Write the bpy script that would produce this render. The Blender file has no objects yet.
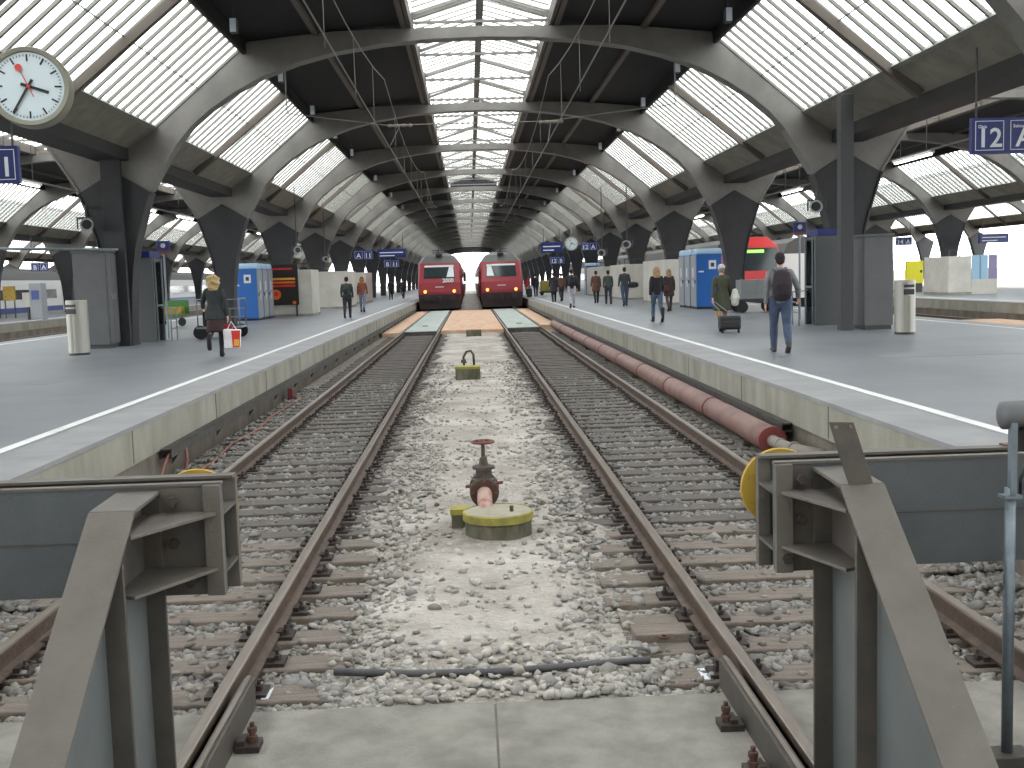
import bpy, bmesh, math, random
import numpy as np
from mathutils import Vector, Matrix

random.seed(7); rng = np.random.default_rng(7)
PI = math.pi
SC = bpy.context.scene
COL = SC.collection
EYE = 2.282      # camera height above the ballast, rail head is 0.17, platform 0.772
RZ = 0.17
PZ = 0.772

# ------------------------------------------------------------------ materials
def nodes_of(m):
    m.use_nodes = True
    return m.node_tree.nodes, m.node_tree.links

def mat(name, c, rough=0.6, metal=0.0, c2=None, scale=4.0, bump=0.0, bscale=30.0, detail=6, stretch=None, spec=0.5, lo=0.35, hi=0.65):
    m = bpy.data.materials.new(name)
    N, L = nodes_of(m)
    b = N['Principled BSDF']
    b.inputs['Roughness'].default_value = rough
    b.inputs['Metallic'].default_value = metal
    b.inputs['Specular IOR Level'].default_value = spec
    b.inputs['Base Color'].default_value = (*c, 1)
    tc = N.new('ShaderNodeTexCoord'); mp = N.new('ShaderNodeMapping')
    L.new(tc.outputs['Object'], mp.inputs['Vector'])
    if stretch: mp.inputs['Scale'].default_value = stretch
    if c2 is not None:
        n = N.new('ShaderNodeTexNoise'); n.inputs['Scale'].default_value = scale; n.inputs['Detail'].default_value = detail
        n.inputs['Roughness'].default_value = 0.65
        r = N.new('ShaderNodeValToRGB')
        r.color_ramp.elements[0].position = lo; r.color_ramp.elements[0].color = (*c, 1)
        r.color_ramp.elements[1].position = hi; r.color_ramp.elements[1].color = (*c2, 1)
        L.new(mp.outputs[0], n.inputs['Vector']); L.new(n.outputs['Fac'], r.inputs['Fac']); L.new(r.outputs[0], b.inputs['Base Color'])
    if bump:
        n2 = N.new('ShaderNodeTexNoise'); n2.inputs['Scale'].default_value = bscale; n2.inputs['Detail'].default_value = 5
        bp = N.new('ShaderNodeBump'); bp.inputs['Strength'].default_value = bump; bp.inputs['Distance'].default_value = 0.02
        L.new(tc.outputs['Object'], n2.inputs['Vector']); L.new(n2.outputs['Fac'], bp.inputs['Height']); L.new(bp.outputs[0], b.inputs['Normal'])
    return m

def emit(name, c, s):
    m = bpy.data.materials.new(name); N, L = nodes_of(m)
    b = N['Principled BSDF']; b.inputs['Base Color'].default_value = (*c, 1)
    b.inputs['Emission Color'].default_value = (*c, 1); b.inputs['Emission Strength'].default_value = s
    return m

def s2l(r, g, b):   # display 0..255 -> linear
    return tuple(((v / 255) / 12.92 if v / 255 <= .04045 else ((v / 255 + .055) / 1.055) ** 2.4) for v in (r, g, b))

M = {}
M['rib'] = mat('rib_paint', s2l(124, 121, 116), .55, c2=s2l(108, 105, 101), scale=1.2)
M['column'] = mat('column_steel', s2l(46, 46, 49), .55, c2=s2l(34, 34, 38), scale=2)
M['deck'] = mat('roof_deck', s2l(26, 25, 27), .9, c2=s2l(18, 17, 19), scale=3, stretch=(6, .3, 1))
M['purlin'] = mat('purlin', s2l(92, 84, 76), .7)
M['gutter'] = mat('gutter_steel', s2l(48, 46, 46), .7)
M['lowpanel'] = mat('eaves_panel', s2l(140, 135, 122), .7, c2=s2l(118, 112, 100), scale=2)
M['bar'] = mat('glazing_bar', s2l(120, 120, 112), .6)
M['beam_paint'] = mat('beam_paint', s2l(72, 77, 80), .5, c2=s2l(84, 87, 89), scale=3, bump=.1, bscale=60)
M['stop_steel'] = mat('stop_steel', s2l(96, 90, 83), .6, c2=s2l(84, 79, 73), scale=5, detail=10, bump=.15, bscale=80)
M['stop_dark'] = mat('stop_dark', s2l(66, 62, 59), .65, c2=s2l(82, 76, 68), scale=6, bump=.1, bscale=80)
M['stop_web'] = mat('stop_web', s2l(96, 101, 101), .5, c2=s2l(86, 91, 92), scale=3)
M['rail_top'] = mat('rail_head', s2l(128, 118, 108), .38, .55, c2=s2l(104, 92, 82), scale=8, detail=8, stretch=(3, .3, 3))
M['rail_rust'] = mat('rail_rust', s2l(98, 80, 68), .7, .2, c2=s2l(70, 60, 54), scale=9, bump=.2)
M['sleeper'] = mat('sleeper_wood', s2l(128, 117, 107), .85, c2=s2l(94, 86, 79), scale=5, detail=10, bump=.5, bscale=40, stretch=(.6, 5, 1))
M['sleeper_dark'] = mat('sleeper_dark', s2l(98, 92, 87), .85, c2=s2l(76, 71, 68), scale=5, detail=10, bump=.5, bscale=40, stretch=(.6, 5, 1))
M['fast'] = mat('fastening_iron', s2l(74, 64, 58), .7, .3, c2=s2l(52, 46, 44), scale=20)
M['asphalt'] = mat('platform_asphalt', s2l(118, 122, 126), .42, c2=s2l(104, 108, 112), scale=.5, bump=.12, bscale=120)
M['coping'] = mat('coping_stone', s2l(140, 140, 140), .6, c2=s2l(122, 122, 123), scale=1.3, detail=8)
M['patch'] = mat('asphalt_patch', s2l(128, 130, 132), .5, c2=s2l(118, 121, 124), scale=2)
M['line'] = mat('line_paint', s2l(214, 214, 212), .6, c2=s2l(170, 170, 170), scale=3, lo=.55, hi=.8)
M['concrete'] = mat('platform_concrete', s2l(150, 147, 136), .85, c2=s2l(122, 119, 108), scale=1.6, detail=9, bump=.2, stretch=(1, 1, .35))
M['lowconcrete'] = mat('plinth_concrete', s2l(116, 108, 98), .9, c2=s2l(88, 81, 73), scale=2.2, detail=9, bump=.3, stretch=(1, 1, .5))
M['slab'] = mat('slab_concrete', s2l(142, 138, 130), .85, c2=s2l(112, 109, 102), scale=3.2, detail=14, bump=.25, bscale=60)
M['white_wall'] = mat('white_wall', s2l(196, 193, 184), .7, c2=s2l(178, 175, 166), scale=1.2)
M['duct'] = mat('duct_steel', s2l(82, 78, 74), .6, c2=s2l(56, 54, 52), scale=6)
M['pipe'] = mat('pipe_paint', s2l(132, 100, 92), .55, c2=s2l(104, 78, 72), scale=3, detail=8)
M['pipe_ring'] = mat('pipe_ring', s2l(112, 52, 52), .55)
M['pipe_grey'] = mat('pipe_grey', s2l(130, 122, 112), .7)
M['conduit'] = mat('conduit_plastic', s2l(62, 62, 66), .6, c2=s2l(84, 82, 82), scale=6)
M['orange'] = mat('orange_boards', s2l(190, 140, 106), .8, c2=s2l(188, 170, 150), scale=1.5, detail=8, stretch=(2, .5, 1))
M['green_rubber'] = mat('crossing_rubber', s2l(170, 176, 170), .75, c2=s2l(142, 152, 146), scale=1.2, detail=8)
M['yellow'] = mat('yellow_paint', s2l(160, 130, 44), .6, c2=s2l(112, 88, 44), scale=9, detail=10, lo=.5, hi=.7)
M['lime'] = mat('lime_paint', s2l(158, 148, 62), .7, c2=s2l(120, 114, 62), scale=8, detail=10)
M['pit'] = mat('pit_concrete', s2l(112, 106, 90), .9, c2=s2l(72, 74, 58), scale=7, detail=10, bump=.3, stretch=(1, 1, .4))
M['pit_top'] = mat('pit_top', s2l(158, 152, 136), .85, c2=s2l(138, 132, 116), scale=8)
M['pink'] = mat('pink_pipe', s2l(166, 138, 126), .6, c2=s2l(140, 84, 78), scale=7, lo=.45, hi=.6)
M['iron'] = mat('cast_iron', s2l(88, 78, 70), .6, .3, c2=s2l(64, 58, 54), scale=10)
M['redpaint'] = mat('red_paint', s2l(112, 58, 54), .6, c2=s2l(92, 62, 56), scale=20)
M['cab'] = mat('cabinet_grey', s2l(92, 93, 94), .5, c2=s2l(84, 85, 87), scale=2)
M['cab_dark'] = mat('cabinet_base', s2l(60, 60, 62), .6)
M['booth'] = mat('booth_grey', s2l(82, 85, 86), .5)
M['steel'] = mat('brushed_steel', s2l(166, 164, 157), .45, .5, c2=s2l(148, 146, 139), scale=5, stretch=(20, 20, .3))
M['black'] = mat('black_plastic', s2l(28, 28, 30), .5)
M['blue_sign'] = mat('blue_sign', s2l(14, 32, 100), .4)
M['sign_white'] = mat('sign_white', s2l(214, 218, 224), .5)
M['toilet_blue'] = mat('toilet_blue', s2l(36, 98, 172), .45)
M['toilet_grey'] = mat('toilet_grey', s2l(142, 146, 150), .5)
M['toilet_roof'] = mat('toilet_roof', s2l(170, 198, 220), .4)
M['clock_face'] = mat('clock_face', s2l(205, 218, 222), .35)
M['clock_case'] = mat('clock_case', s2l(132, 130, 116), .45, .2)
M['hand_black'] = mat('hand_black', s2l(22, 24, 28), .4)
M['hand_red'] = mat('hand_red', s2l(200, 60, 50), .4)
M['train_red'] = mat('train_red', s2l(142, 46, 54), .4)
M['train_red2'] = mat('train_red_bright', s2l(205, 58, 58), .4)
M['train_dark'] = mat('train_underframe', s2l(42, 28, 30), .7)
M['train_roof'] = mat('train_roof', s2l(86, 86, 84), .6)
M['train_white'] = mat('train_white', s2l(225, 226, 224), .4)
M['train_blue'] = mat('train_blue', s2l(40, 66, 130), .4)
M['glass_dark'] = mat('windscreen', s2l(50, 58, 60), .12)
M['blind'] = mat('cab_blind', s2l(206, 212, 216), .4)
M['headlamp'] = emit('headlamp', (1.0, .34, .09), 1.1)
M['green_led'] = emit('green_led', (.25, .8, .1), 1.2)
M['tube'] = emit('fluorescent_tube', (1, 1, .97), 6.0)
M['poster_black'] = mat('poster_black', s2l(34, 28, 26), .4)
M['poster_orange'] = mat('poster_orange', s2l(214, 104, 40), .5)
M['poster_yellow'] = mat('poster_yellow', s2l(214, 160, 60), .5)
M['poster_red'] = mat('poster_red', s2l(200, 50, 36), .5)
M['yellow_bright'] = mat('yellow_box', s2l(222, 214, 30), .5)
M['pale_blue'] = mat('pale_blue_panel', s2l(134, 172, 196), .4)
M['lilac'] = mat('lilac_panel', s2l(124, 118, 150), .5)
M['galv'] = mat('galvanised', s2l(124, 134, 142), .45, .4, c2=s2l(106, 116, 122), scale=14)
M['lamp_glass'] = mat('spot_glass', s2l(196, 206, 216), .3)
M['cable_red'] = mat('cable_red', s2l(140, 84, 70), .6)
M['wire'] = mat('overhead_wire', s2l(128, 124, 118), .5)
M['rust'] = mat('rust_iron', s2l(92, 62, 50), .8, c2=s2l(66, 50, 44), scale=20)
M['green_cart'] = mat('green_cart', s2l(62, 116, 56), .6)
M['tyre'] = mat('tyre', s2l(24, 24, 25), .8)
M['cart'] = mat('cart_grey', s2l(118, 122, 122), .5)
SKIN = mat('skin', s2l(206, 160, 136), .55)
def cloth(n, rgb, d=.82): return mat(n, s2l(*rgb), .85, c2=s2l(*[int(v * d) for v in rgb]), scale=9)

# glass: dirty wired glass
def glass_mat():
    m = bpy.data.materials.new('wired_glass'); N, L = nodes_of(m)
    for n in list(N):
        if n.type != 'OUTPUT_MATERIAL': N.remove(n)
    out = [n for n in N if n.type == 'OUTPUT_MATERIAL'][0]
    tr = N.new('ShaderNodeBsdfTransparent'); tl = N.new('ShaderNodeBsdfTranslucent'); mx = N.new('ShaderNodeMixShader')
    tc = N.new('ShaderNodeTexCoord'); nz = N.new('ShaderNodeTexNoise'); nz.inputs['Scale'].default_value = .35; nz.inputs['Detail'].default_value = 8
    cr = N.new('ShaderNodeValToRGB')
    cr.color_ramp.elements[0].position = .3; cr.color_ramp.elements[0].color = (.74, .75, .74, 1)
    cr.color_ramp.elements[1].position = .7; cr.color_ramp.elements[1].color = (.9, .91, .9, 1)
    L.new(tc.outputs['Object'], nz.inputs['Vector']); L.new(nz.outputs['Fac'], cr.inputs['Fac'])
    L.new(cr.outputs[0], tr.inputs['Color']); tl.inputs['Color'].default_value = (.8, .82, .8, 1)
    mx.inputs[0].default_value = .22
    L.new(tr.outputs[0], mx.inputs[1]); L.new(tl.outputs[0], mx.inputs[2]); L.new(mx.outputs[0], out.inputs['Surface'])
    return m
M['glass'] = glass_mat()

# ballast ground material
def ballast_mat(name, attr):
    m = bpy.data.materials.new(name); N, L = nodes_of(m); b = N['Principled BSDF']; b.inputs['Roughness'].default_value = .92
    tc = N.new('ShaderNodeTexCoord')
    if attr:   # stones: every stone has a colour of its own
        a = N.new('ShaderNodeAttribute'); a.attribute_name = 'stone'
        nz = N.new('ShaderNodeTexNoise'); nz.inputs['Scale'].default_value = 40
        mm = N.new('ShaderNodeMixRGB'); mm.blend_type = 'MULTIPLY'; mm.inputs[0].default_value = .35
        L.new(tc.outputs['Object'], nz.inputs['Vector']); L.new(a.outputs['Color'], mm.inputs[1]); L.new(nz.outputs['Fac'], mm.inputs[2]); L.new(mm.outputs[0], b.inputs['Base Color'])
        return m
    vo = N.new('ShaderNodeTexVoronoi'); vo.inputs['Scale'].default_value = 17
    v2 = N.new('ShaderNodeTexVoronoi'); v2.inputs['Scale'].default_value = 17; v2.feature = 'DISTANCE_TO_EDGE'
    nz = N.new('ShaderNodeTexNoise'); nz.inputs['Scale'].default_value = .9; nz.inputs['Detail'].default_value = 9; nz.inputs['Roughness'].default_value = .7
    for v in (vo, v2, nz): L.new(tc.outputs['Object'], v.inputs['Vector'])
    sep = N.new('ShaderNodeSeparateColor'); L.new(vo.outputs['Color'], sep.inputs[0])
    st = N.new('ShaderNodeValToRGB'); e = st.color_ramp.elements
    e[0].position = 0; e[0].color = (*s2l(98, 92, 86), 1); e[1].position = 1; e[1].color = (*s2l(164, 157, 147), 1)
    L.new(sep.outputs[0], st.inputs['Fac'])
    du = N.new('ShaderNodeAttribute'); du.attribute_name = 'dust'     # where fine grit fills the stones, between the two tracks
    dust_c = N.new('ShaderNodeValToRGB'); e = dust_c.color_ramp.elements
    e[0].position = .35; e[0].color = (*s2l(136, 128, 119), 1); e[1].position = .65; e[1].color = (*s2l(188, 182, 174), 1)
    L.new(nz.outputs['Fac'], dust_c.inputs['Fac'])
    add = N.new('ShaderNodeMath'); add.operation = 'ADD'; add.use_clamp = True
    sub = N.new('ShaderNodeMath'); sub.operation = 'MULTIPLY_ADD'; sub.inputs[1].default_value = 1.6; sub.inputs[2].default_value = -.8
    L.new(nz.outputs['Fac'], sub.inputs[0]); L.new(sub.outputs[0], add.inputs[0]); L.new(du.outputs['Fac'], add.inputs[1])
    fac = N.new('ShaderNodeMath'); fac.operation = 'MULTIPLY'; L.new(add.outputs[0], fac.inputs[0]); L.new(du.outputs['Fac'], fac.inputs[1])
    mix = N.new('ShaderNodeMixRGB'); L.new(fac.outputs[0], mix.inputs[0]); L.new(st.outputs[0], mix.inputs[1]); L.new(dust_c.outputs[0], mix.inputs[2])
    L.new(mix.outputs[0], b.inputs['Base Color'])
    bp = N.new('ShaderNodeBump'); bp.inputs['Strength'].default_value = 1; bp.inputs['Distance'].default_value = .035
    L.new(v2.outputs['Distance'], bp.inputs['Height']); L.new(bp.outputs[0], b.inputs['Normal'])
    return m
M['ballast'] = ballast_mat('ballast_bed', False)
M['stones'] = ballast_mat('ballast_stones', True)

# ------------------------------------------------------------------ mesh builder
class MB:
    def __init__(s): s.v = []; s.f = []
    def add(s, vs, fs):
        o = len(s.v); s.v += [tuple(p) for p in vs]; s.f += [tuple(o + i for i in f) for f in fs]; return s
    def box(s, x0, x1, y0, y1, z0, z1):
        x0, x1 = min(x0, x1), max(x0, x1); y0, y1 = min(y0, y1), max(y0, y1); z0, z1 = min(z0, z1), max(z0, z1)
        return s.add([(x0, y0, z0), (x1, y0, z0), (x1, y1, z0), (x0, y1, z0), (x0, y0, z1), (x1, y0, z1), (x1, y1, z1), (x0, y1, z1)],
                     [(0, 3, 2, 1), (4, 5, 6, 7), (0, 1, 5, 4), (1, 2, 6, 5), (2, 3, 7, 6), (3, 0, 4, 7)])
    def prism(s, pts, a, b, axis='y'):   # polygon extruded along an axis
        n = len(pts)
        def mk(p, t):
            return {'y': (p[0], t, p[1]), 'x': (t, p[0], p[1]), 'z': (p[0], p[1], t)}[axis]
        return s.add([mk(p, a) for p in pts] + [mk(p, b) for p in pts],
                     [tuple(range(n)), tuple(range(2 * n - 1, n - 1, -1))] + [(i, i + n, (i + 1) % n + n, (i + 1) % n) for i in range(n)])
    def tube(s, pts, r, n=8, closed=False, caps=True):
        pts = [Vector(p) for p in pts]; rr = r if isinstance(r, (list, tuple)) else [r] * len(pts)
        m = len(pts); vs = []; fs = []; up = None
        for i, p in enumerate(pts):
            if closed: d = pts[(i + 1) % m] - pts[i - 1]
            else: d = pts[min(i + 1, m - 1)] - pts[max(i - 1, 0)]
            d.normalize()
            if up is None: up = Vector((0, 0, 1)) if abs(d.z) < .9 else Vector((1, 0, 0))
            a = d.cross(up).normalized(); up = a.cross(d).normalized()
            for k in range(n):
                t = 2 * PI * k / n; vs.append(p + (a * math.cos(t) + up * math.sin(t)) * rr[i])
        for i in range(m if closed else m - 1):
            j = (i + 1) % m
            for k in range(n): fs.append((i * n + k, i * n + (k + 1) % n, j * n + (k + 1) % n, j * n + k))
        if caps and not closed: fs.append(tuple(range(n - 1, -1, -1))); fs.append(tuple((m - 1) * n + k for k in range(n)))
        return s.add(vs, fs)
    def lathe(s, prof, o=(0, 0, 0), axis='z', n=24):   # prof: (r, t)
        vs = []; fs = []; m = len(prof)
        for r, t in prof:
            for k in range(n):
                a = 2 * PI * k / n; c, q = r * math.cos(a), r * math.sin(a)
                vs.append({'z': (o[0] + c, o[1] + q, o[2] + t), 'y': (o[0] + c, o[1] + t, o[2] + q), 'x': (o[0] + t, o[1] + c, o[2] + q)}[axis])
        for i in range(m - 1):
            for k in range(n): fs.append((i * n + k, i * n + (k + 1) % n, (i + 1) * n + (k + 1) % n, (i + 1) * n + k))
        fs.append(tuple(range(n - 1, -1, -1))); fs.append(tuple((m - 1) * n + k for k in range(n)))
        return s.add(vs, fs)
    def sweep(s, path, h, w):   # rectangular bar w (y) x h along path in xz-plane given as (x,z)
        for (a, b) in zip(path[:-1], path[1:]):
            a2, b2 = Vector((a[0], a[1])), Vector((b[0], b[1])); d = (b2 - a2).normalized(); nn = Vector((-d.y, d.x)) * h / 2
            s.prism([a2 - nn, b2 - nn, b2 + nn, a2 + nn], w[0], w[1], 'y')
        return s
    def build(s, name, m, parent=None, bevel=0, smooth=False, loc=None):
        me = bpy.data.meshes.new(name); me.from_pydata(s.v, [], s.f); me.update()
        bm = bmesh.new(); bm.from_mesh(me); bmesh.ops.recalc_face_normals(bm, faces=bm.faces)
        bm.to_mesh(me); bm.free()
        me.materials.append(m if not isinstance(m, str) else M[m])
        if smooth:
            for p in me.polygons: p.use_smooth = True
        o = bpy.data.objects.new(name, me); COL.objects.link(o)
        if parent: o.parent = parent
        if loc: o.location = loc
        if bevel:
            b = o.modifiers.new('bevel', 'BEVEL'); b.width = bevel; b.segments = 2; b.limit_method = 'ANGLE'; b.angle_limit = .6
        return o

def tag(o, label=None, cat=None, group=None, kind=None):
    if label: o['label'] = label
    if cat: o['category'] = cat
    if group: o['group'] = group
    if kind: o['kind'] = kind
    return o
def thing(name, label, cat, loc=(0, 0, 0), rz=0, group=None):
    o = bpy.data.objects.new(name, None); COL.objects.link(o); o.location = loc; o.rotation_euler = (0, 0, rz)
    o.empty_display_size = .2
    return tag(o, label, cat, group)
def struct(o, label=None): return tag(o, label, None, None, 'structure')
def copy_tree(o, parent=None):
    c = o.copy(); COL.objects.link(c)
    if parent: c.parent = parent
    for ch in list(o.children): copy_tree(ch, c)
    return c
def text(body, name, m, parent, size, loc, rot=(PI / 2, 0, 0), depth=.004, align='LEFT', bold=0.0):
    cu = bpy.data.curves.new(name, 'FONT'); cu.body = body; cu.size = size; cu.extrude = depth; cu.offset = bold; cu.align_x = align
    cu.materials.append(M[m]); cu.resolution_u = 3
    tmp = bpy.data.objects.new('tmp', cu); COL.objects.link(tmp)
    me = bpy.data.meshes.new_from_object(tmp.evaluated_get(bpy.context.evaluated_depsgraph_get())); me.name = name
    bpy.data.objects.remove(tmp)
    o = bpy.data.objects.new(name, me); COL.objects.link(o); o.parent = parent; o.location = loc; o.rotation_euler = rot
    return o

# ------------------------------------------------------------------ hall geometry
HC, SPAN, BAY, Y0 = .5, 19.8, 12.8, 4.7
RIB_Y = [Y0 + BAY * i for i in range(18)]            # 4.7 .. 222
HALF = SPAN / 2
H = lambda h: EYE + (h * .96 if h > 0 else h)                                 # heights measured from the eye
low = [(8.96, 2.72), (8.62, 3.3), (8.22, 3.95), (7.78, 4.47), (7.26, 4.91), (6.6, 5.36), (5.88, 5.75), (4.9, 6.12), (3.9, 6.38), (2.6, 6.58), (1.3, 6.68), (0, 6.71)]

def rib_mesh():
    mb = MB()
    top = [(9.9, 3.95), (9.5, 3.9), (8.76, 4.38), (6.34, 6.5), (6.2, 6.70), (3.9, 6.93), (0, 7.0)]
    half = [(9.9, 3.27), (8.97, 2.68)] + low
    poly = [(-u, H(h)) for u, h in half] + [(u, H(h)) for u, h in reversed(half[:-1])] + [(u, H(h)) for u, h in top] + [(-u, H(h)) for u, h in reversed(top[:-1])]
    # solid web, quads between lower and upper line so that the outline stays exact
    me = mb.prism(poly, -.17, .17, 'y')
    return me
def flange_mesh():
    mb = MB()
    lo = [(-u, H(h)) for u, h in low] + [(u, H(h)) for u, h in reversed(low[:-1])]
    mb.sweep(lo, .05, (-.25, .25))
    return mb

r0 = rib_mesh().build('web_plate', 'rib')
f0 = flange_mesh().build('bottom_flange', 'rib')
arch_lab = {1: 'grey steel roof arch framing the top corners of the picture, nearest of all', 2: 'grey steel roof arch crossing over both tracks near the top of the picture',
            3: 'grey steel roof arch next behind the large foremost crossing arch', 4: 'grey steel roof arch just before the louvred cross panel under the skylight'}
for hall in (0, -1, 1, -2, 2):
    for i, y in enumerate(RIB_Y):
        if i == 0: continue
        if hall and i < 2: continue
        if abs(hall) == 2 and (i < 4 or i > 16): continue
        if hall == 0 and i in arch_lab: t = thing('roof_arch', arch_lab[i], 'roof arch', (HC, y, 0))
        elif hall == 0: t = thing('roof_arch', 'distant grey steel arch in the receding row over the trains', 'roof arch', (HC, y, 0), group='receding arches of the middle hall')
        else:
            side = 'left' if hall < 0 else 'right'
            t = thing('roof_arch', f'grey steel arch of the {"neighbouring" if abs(hall)==1 else "outermost"} hall roof beyond the {side} platform', 'roof arch', (HC + hall * SPAN, y, 0), group=f'arches of the {side} {"neighbouring" if abs(hall)==1 else "outermost"} hall')
        a = r0.copy(); COL.objects.link(a); a.parent = t; b = f0.copy(); COL.objects.link(b); b.parent = t
bpy.data.objects.remove(r0); bpy.data.objects.remove(f0)

# columns
prof = [(.93, 2.68), (.80, 2.3), (.68, 1.9), (.56, 1.5), (.46, 1.1), (.38, .6), (.32, 0), (.27, -.7), (.24, -1.51)]
cm = MB(); cm.prism([(0, H(3.25))] + [(w, H(h)) for w, h in prof] + [(-w, H(h)) for w, h in reversed(prof)], -.24, .24, 'y')
c0 = cm.build('shaft', 'column')
cf = MB()
for s in (-1, 1):
    pth = [(s * w, H(h)) for w, h in prof]
    cf.sweep(pth, .04, (-.3, .3))
cf0 = cf.build('edge_flange', 'column')
cb0 = MB().box(-.29, .29, -.34, .34, PZ, PZ + .04).build('base_plate', 'column')
col_lab = {(-1, 2): 'dark flared steel column behind the grey double door cabinet, left platform', (-1, 3): 'dark flared steel column between phone booth and blue toilets, left platform',
           (-1, 4): 'dark flared column rising behind the black poster, left platform', (1, 2): 'dark flared steel column behind the grey cabinet and square post, right platform',
           (1, 3): 'dark flared steel column behind the grey luggage wagon, right platform', (1, 4): 'dark flared column rising just behind the right hand toilets'}
for row in (-2, -1, 1, 2, 3, -3):
    X = HC + HALF * (2 * row - (1 if row > 0 else -1))
    for i, y in enumerate(RIB_Y):
        if i < 2 or (abs(row) == 2 and (i < 4)) or (abs(row) == 3 and (i < 5 or i > 14)): continue
        side = 'left' if row < 0 else 'right'
        if (row, i) in col_lab: t = thing('roof_column', col_lab[(row, i)], 'column', (X, y, 0))
        elif abs(row) == 1: t = thing('roof_column', f'dark flared column in the distant part of the {side} platform row', 'column', (X, y, 0), group=f'distant columns along the {side} platform')
        else: t = thing('roof_column', f'dark flared column on the {"second" if abs(row)==2 else "third"} platform beyond on the {side}', 'column', (X, y, 0), group=f'columns of the {"second" if abs(row)==2 else "third"} row to the {side}')
        for q in (c0, cf0, cb0):
            a = q.copy(); COL.objects.link(a); a.parent = t
for q in (c0, cf0, cb0): bpy.data.objects.remove(q)

# windows: sloping side glazing of one bay (pane, bars, rafter) and the skylight of one bay
slopeA, slopeB = (8.76, 4.40), (6.34, 6.52)
def lerp(a, b, t): return (a[0] + (b[0] - a[0]) * t, a[1] + (b[1] - a[1]) * t)
def side_parts():
    g = MB(); dx, dz = slopeB[0] - slopeA[0], slopeB[1] - slopeA[1]; ln = math.hypot(dx, dz); nx, nz = dz / ln, -dx / ln   # outward (upwards)
    nx, nz = abs(nz) * .0 + (ln and (2.08 / ln)), (2.45 / ln)
    def p(u, h, off, y): return (u + nx * off, y, H(h + nz * off))
    y0, y1 = .17, BAY - .17
    g.add([p(*slopeA, .05, y0), p(*slopeB, .05, y0), p(*slopeB, .05, y1), p(*slopeA, .05, y1)], [(0, 1, 2, 3)])
    b = MB(); n = 22
    def bar(ya, yb, A, B, o0, o1):
        vs = [p(*A, o0, ya), p(*B, o0, ya), p(*B, o0, yb), p(*A, o0, yb), p(*A, o1, ya), p(*B, o1, ya), p(*B, o1, yb), p(*A, o1, yb)]
        b.add(vs, [(0, 3, 2, 1), (4, 5, 6, 7), (0, 1, 5, 4), (1, 2, 6, 5), (2, 3, 7, 6), (3, 0, 4, 7)])
    for k in range(n + 1):
        y = y0 + (y1 - y0) * k / n
        bar(y - .04, y + .04, slopeA, slopeB, -.01, .06)
    A2 = lerp(slopeA, slopeB, .03); B2 = lerp(slopeA, slopeB, .97)
    bar(y0, y1, slopeA, A2, -.05, .08); bar(y0, y1, B2, slopeB, -.12, .08)
    m1 = lerp(slopeA, slopeB, .5); m2 = lerp(slopeA, slopeB, .508); bar(y0, y1, m1, m2, -.02, .02)
    rf = MB(); bb = b; b = rf
    bar(BAY / 2 - .09, BAY / 2 + .09, (9.42, 3.93), slopeB, -.22, -.03)
    b = MB()
    bar(y0, y1, (9.5, 3.89), slopeA, -.02, .05)
    return g, bb, rf, b
g, bb, rf, lp = side_parts()
def mirror(mb):
    n = MB(); n.v = [(-x, y, z) for x, y, z in mb.v]; n.f = [tuple(reversed(f)) for f in mb.f]; return n
side_src = {}
for s in (1, -1):
    q = (g, bb, rf, lp) if s == 1 else tuple(mirror(a) for a in (g, bb, rf, lp))
    side_src[s] = [q[0].build('glass_pane', 'glass'), q[1].build('glazing_grid', 'bar'), q[2].build('rafter', 'purlin'), q[3].build('eaves_panel', 'lowpanel')]
sky_g = MB(); CU, RD = (1.80, 7.40), (0, 7.95)
for s in (-1, 1): sky_g.add([(s * CU[0], .1, H(CU[1])), (0, .1, H(RD[1])), (0, BAY - .1, H(RD[1])), (s * CU[0], BAY - .1, H(CU[1]))], [(0, 1, 2, 3)])
sky_b = MB()
for k in range(23):
    y = .1 + (BAY - .2) * k / 22
    for s in (-1, 1): sky_b.sweep([(s * CU[0], H(CU[1])), (0, H(RD[1]))], .05, (y - .03, y + .03))
sky_t = MB()
sky_t.box(-.1, .1, 0, BAY, H(7.55), H(7.8))
for k in range(3):
    y = BAY * k / 3
    for s in (-1, 1):
        sky_t.sweep([(s * 1.8, H(7.28)), (0, H(7.86))], .09, (y - .05, y + .05))
        sky_t.box(s * 1.78, s * 1.84, y - .05, y + .05, H(7.0), H(7.45))
    sky_t.box(-1.8, 1.8, y - .04, y + .04, H(7.12), H(7.19))
sky_k = MB()
for s in (-1, 1): sky_k.box(s * 1.85, s * 1.95, 0, BAY, H(7.0), H(7.45)); sky_k.box(s * 1.98, s * 2.12, 0, BAY, H(6.98), H(7.08))
sky_src = [sky_g.build('glass_pane', 'glass'), sky_b.build('glazing_grid', 'bar'), sky_t.build('ridge_truss', 'rib'), sky_k.build('curb', 'purlin')]
wn = 0
def mkwin(src, X, y):
    global wn; wn += 1
    t = thing(f'window_{wn}', None, None, (X, y, 0)); struct(t)
    for q in src: a = q.copy(); COL.objects.link(a); a.parent = t
for hall in (0, -1, 1, -2, 2):
    for i in range(len(RIB_Y) - 1):
        if hall == 0:
            for s in (-1, 1): mkwin(side_src[s], HC, RIB_Y[i])
            mkwin(sky_src, HC, RIB_Y[i])
        elif abs(hall) == 1:
            for s in (-1, 1): mkwin(side_src[s], HC + hall * SPAN, RIB_Y[i])
            mkwin(sky_src, HC + hall * SPAN, RIB_Y[i])
        elif abs(hall) == 2 and 3 <= i < 16:
            for s in (-1, 1): mkwin(side_src[s], HC + hall * SPAN, RIB_Y[i])


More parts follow.
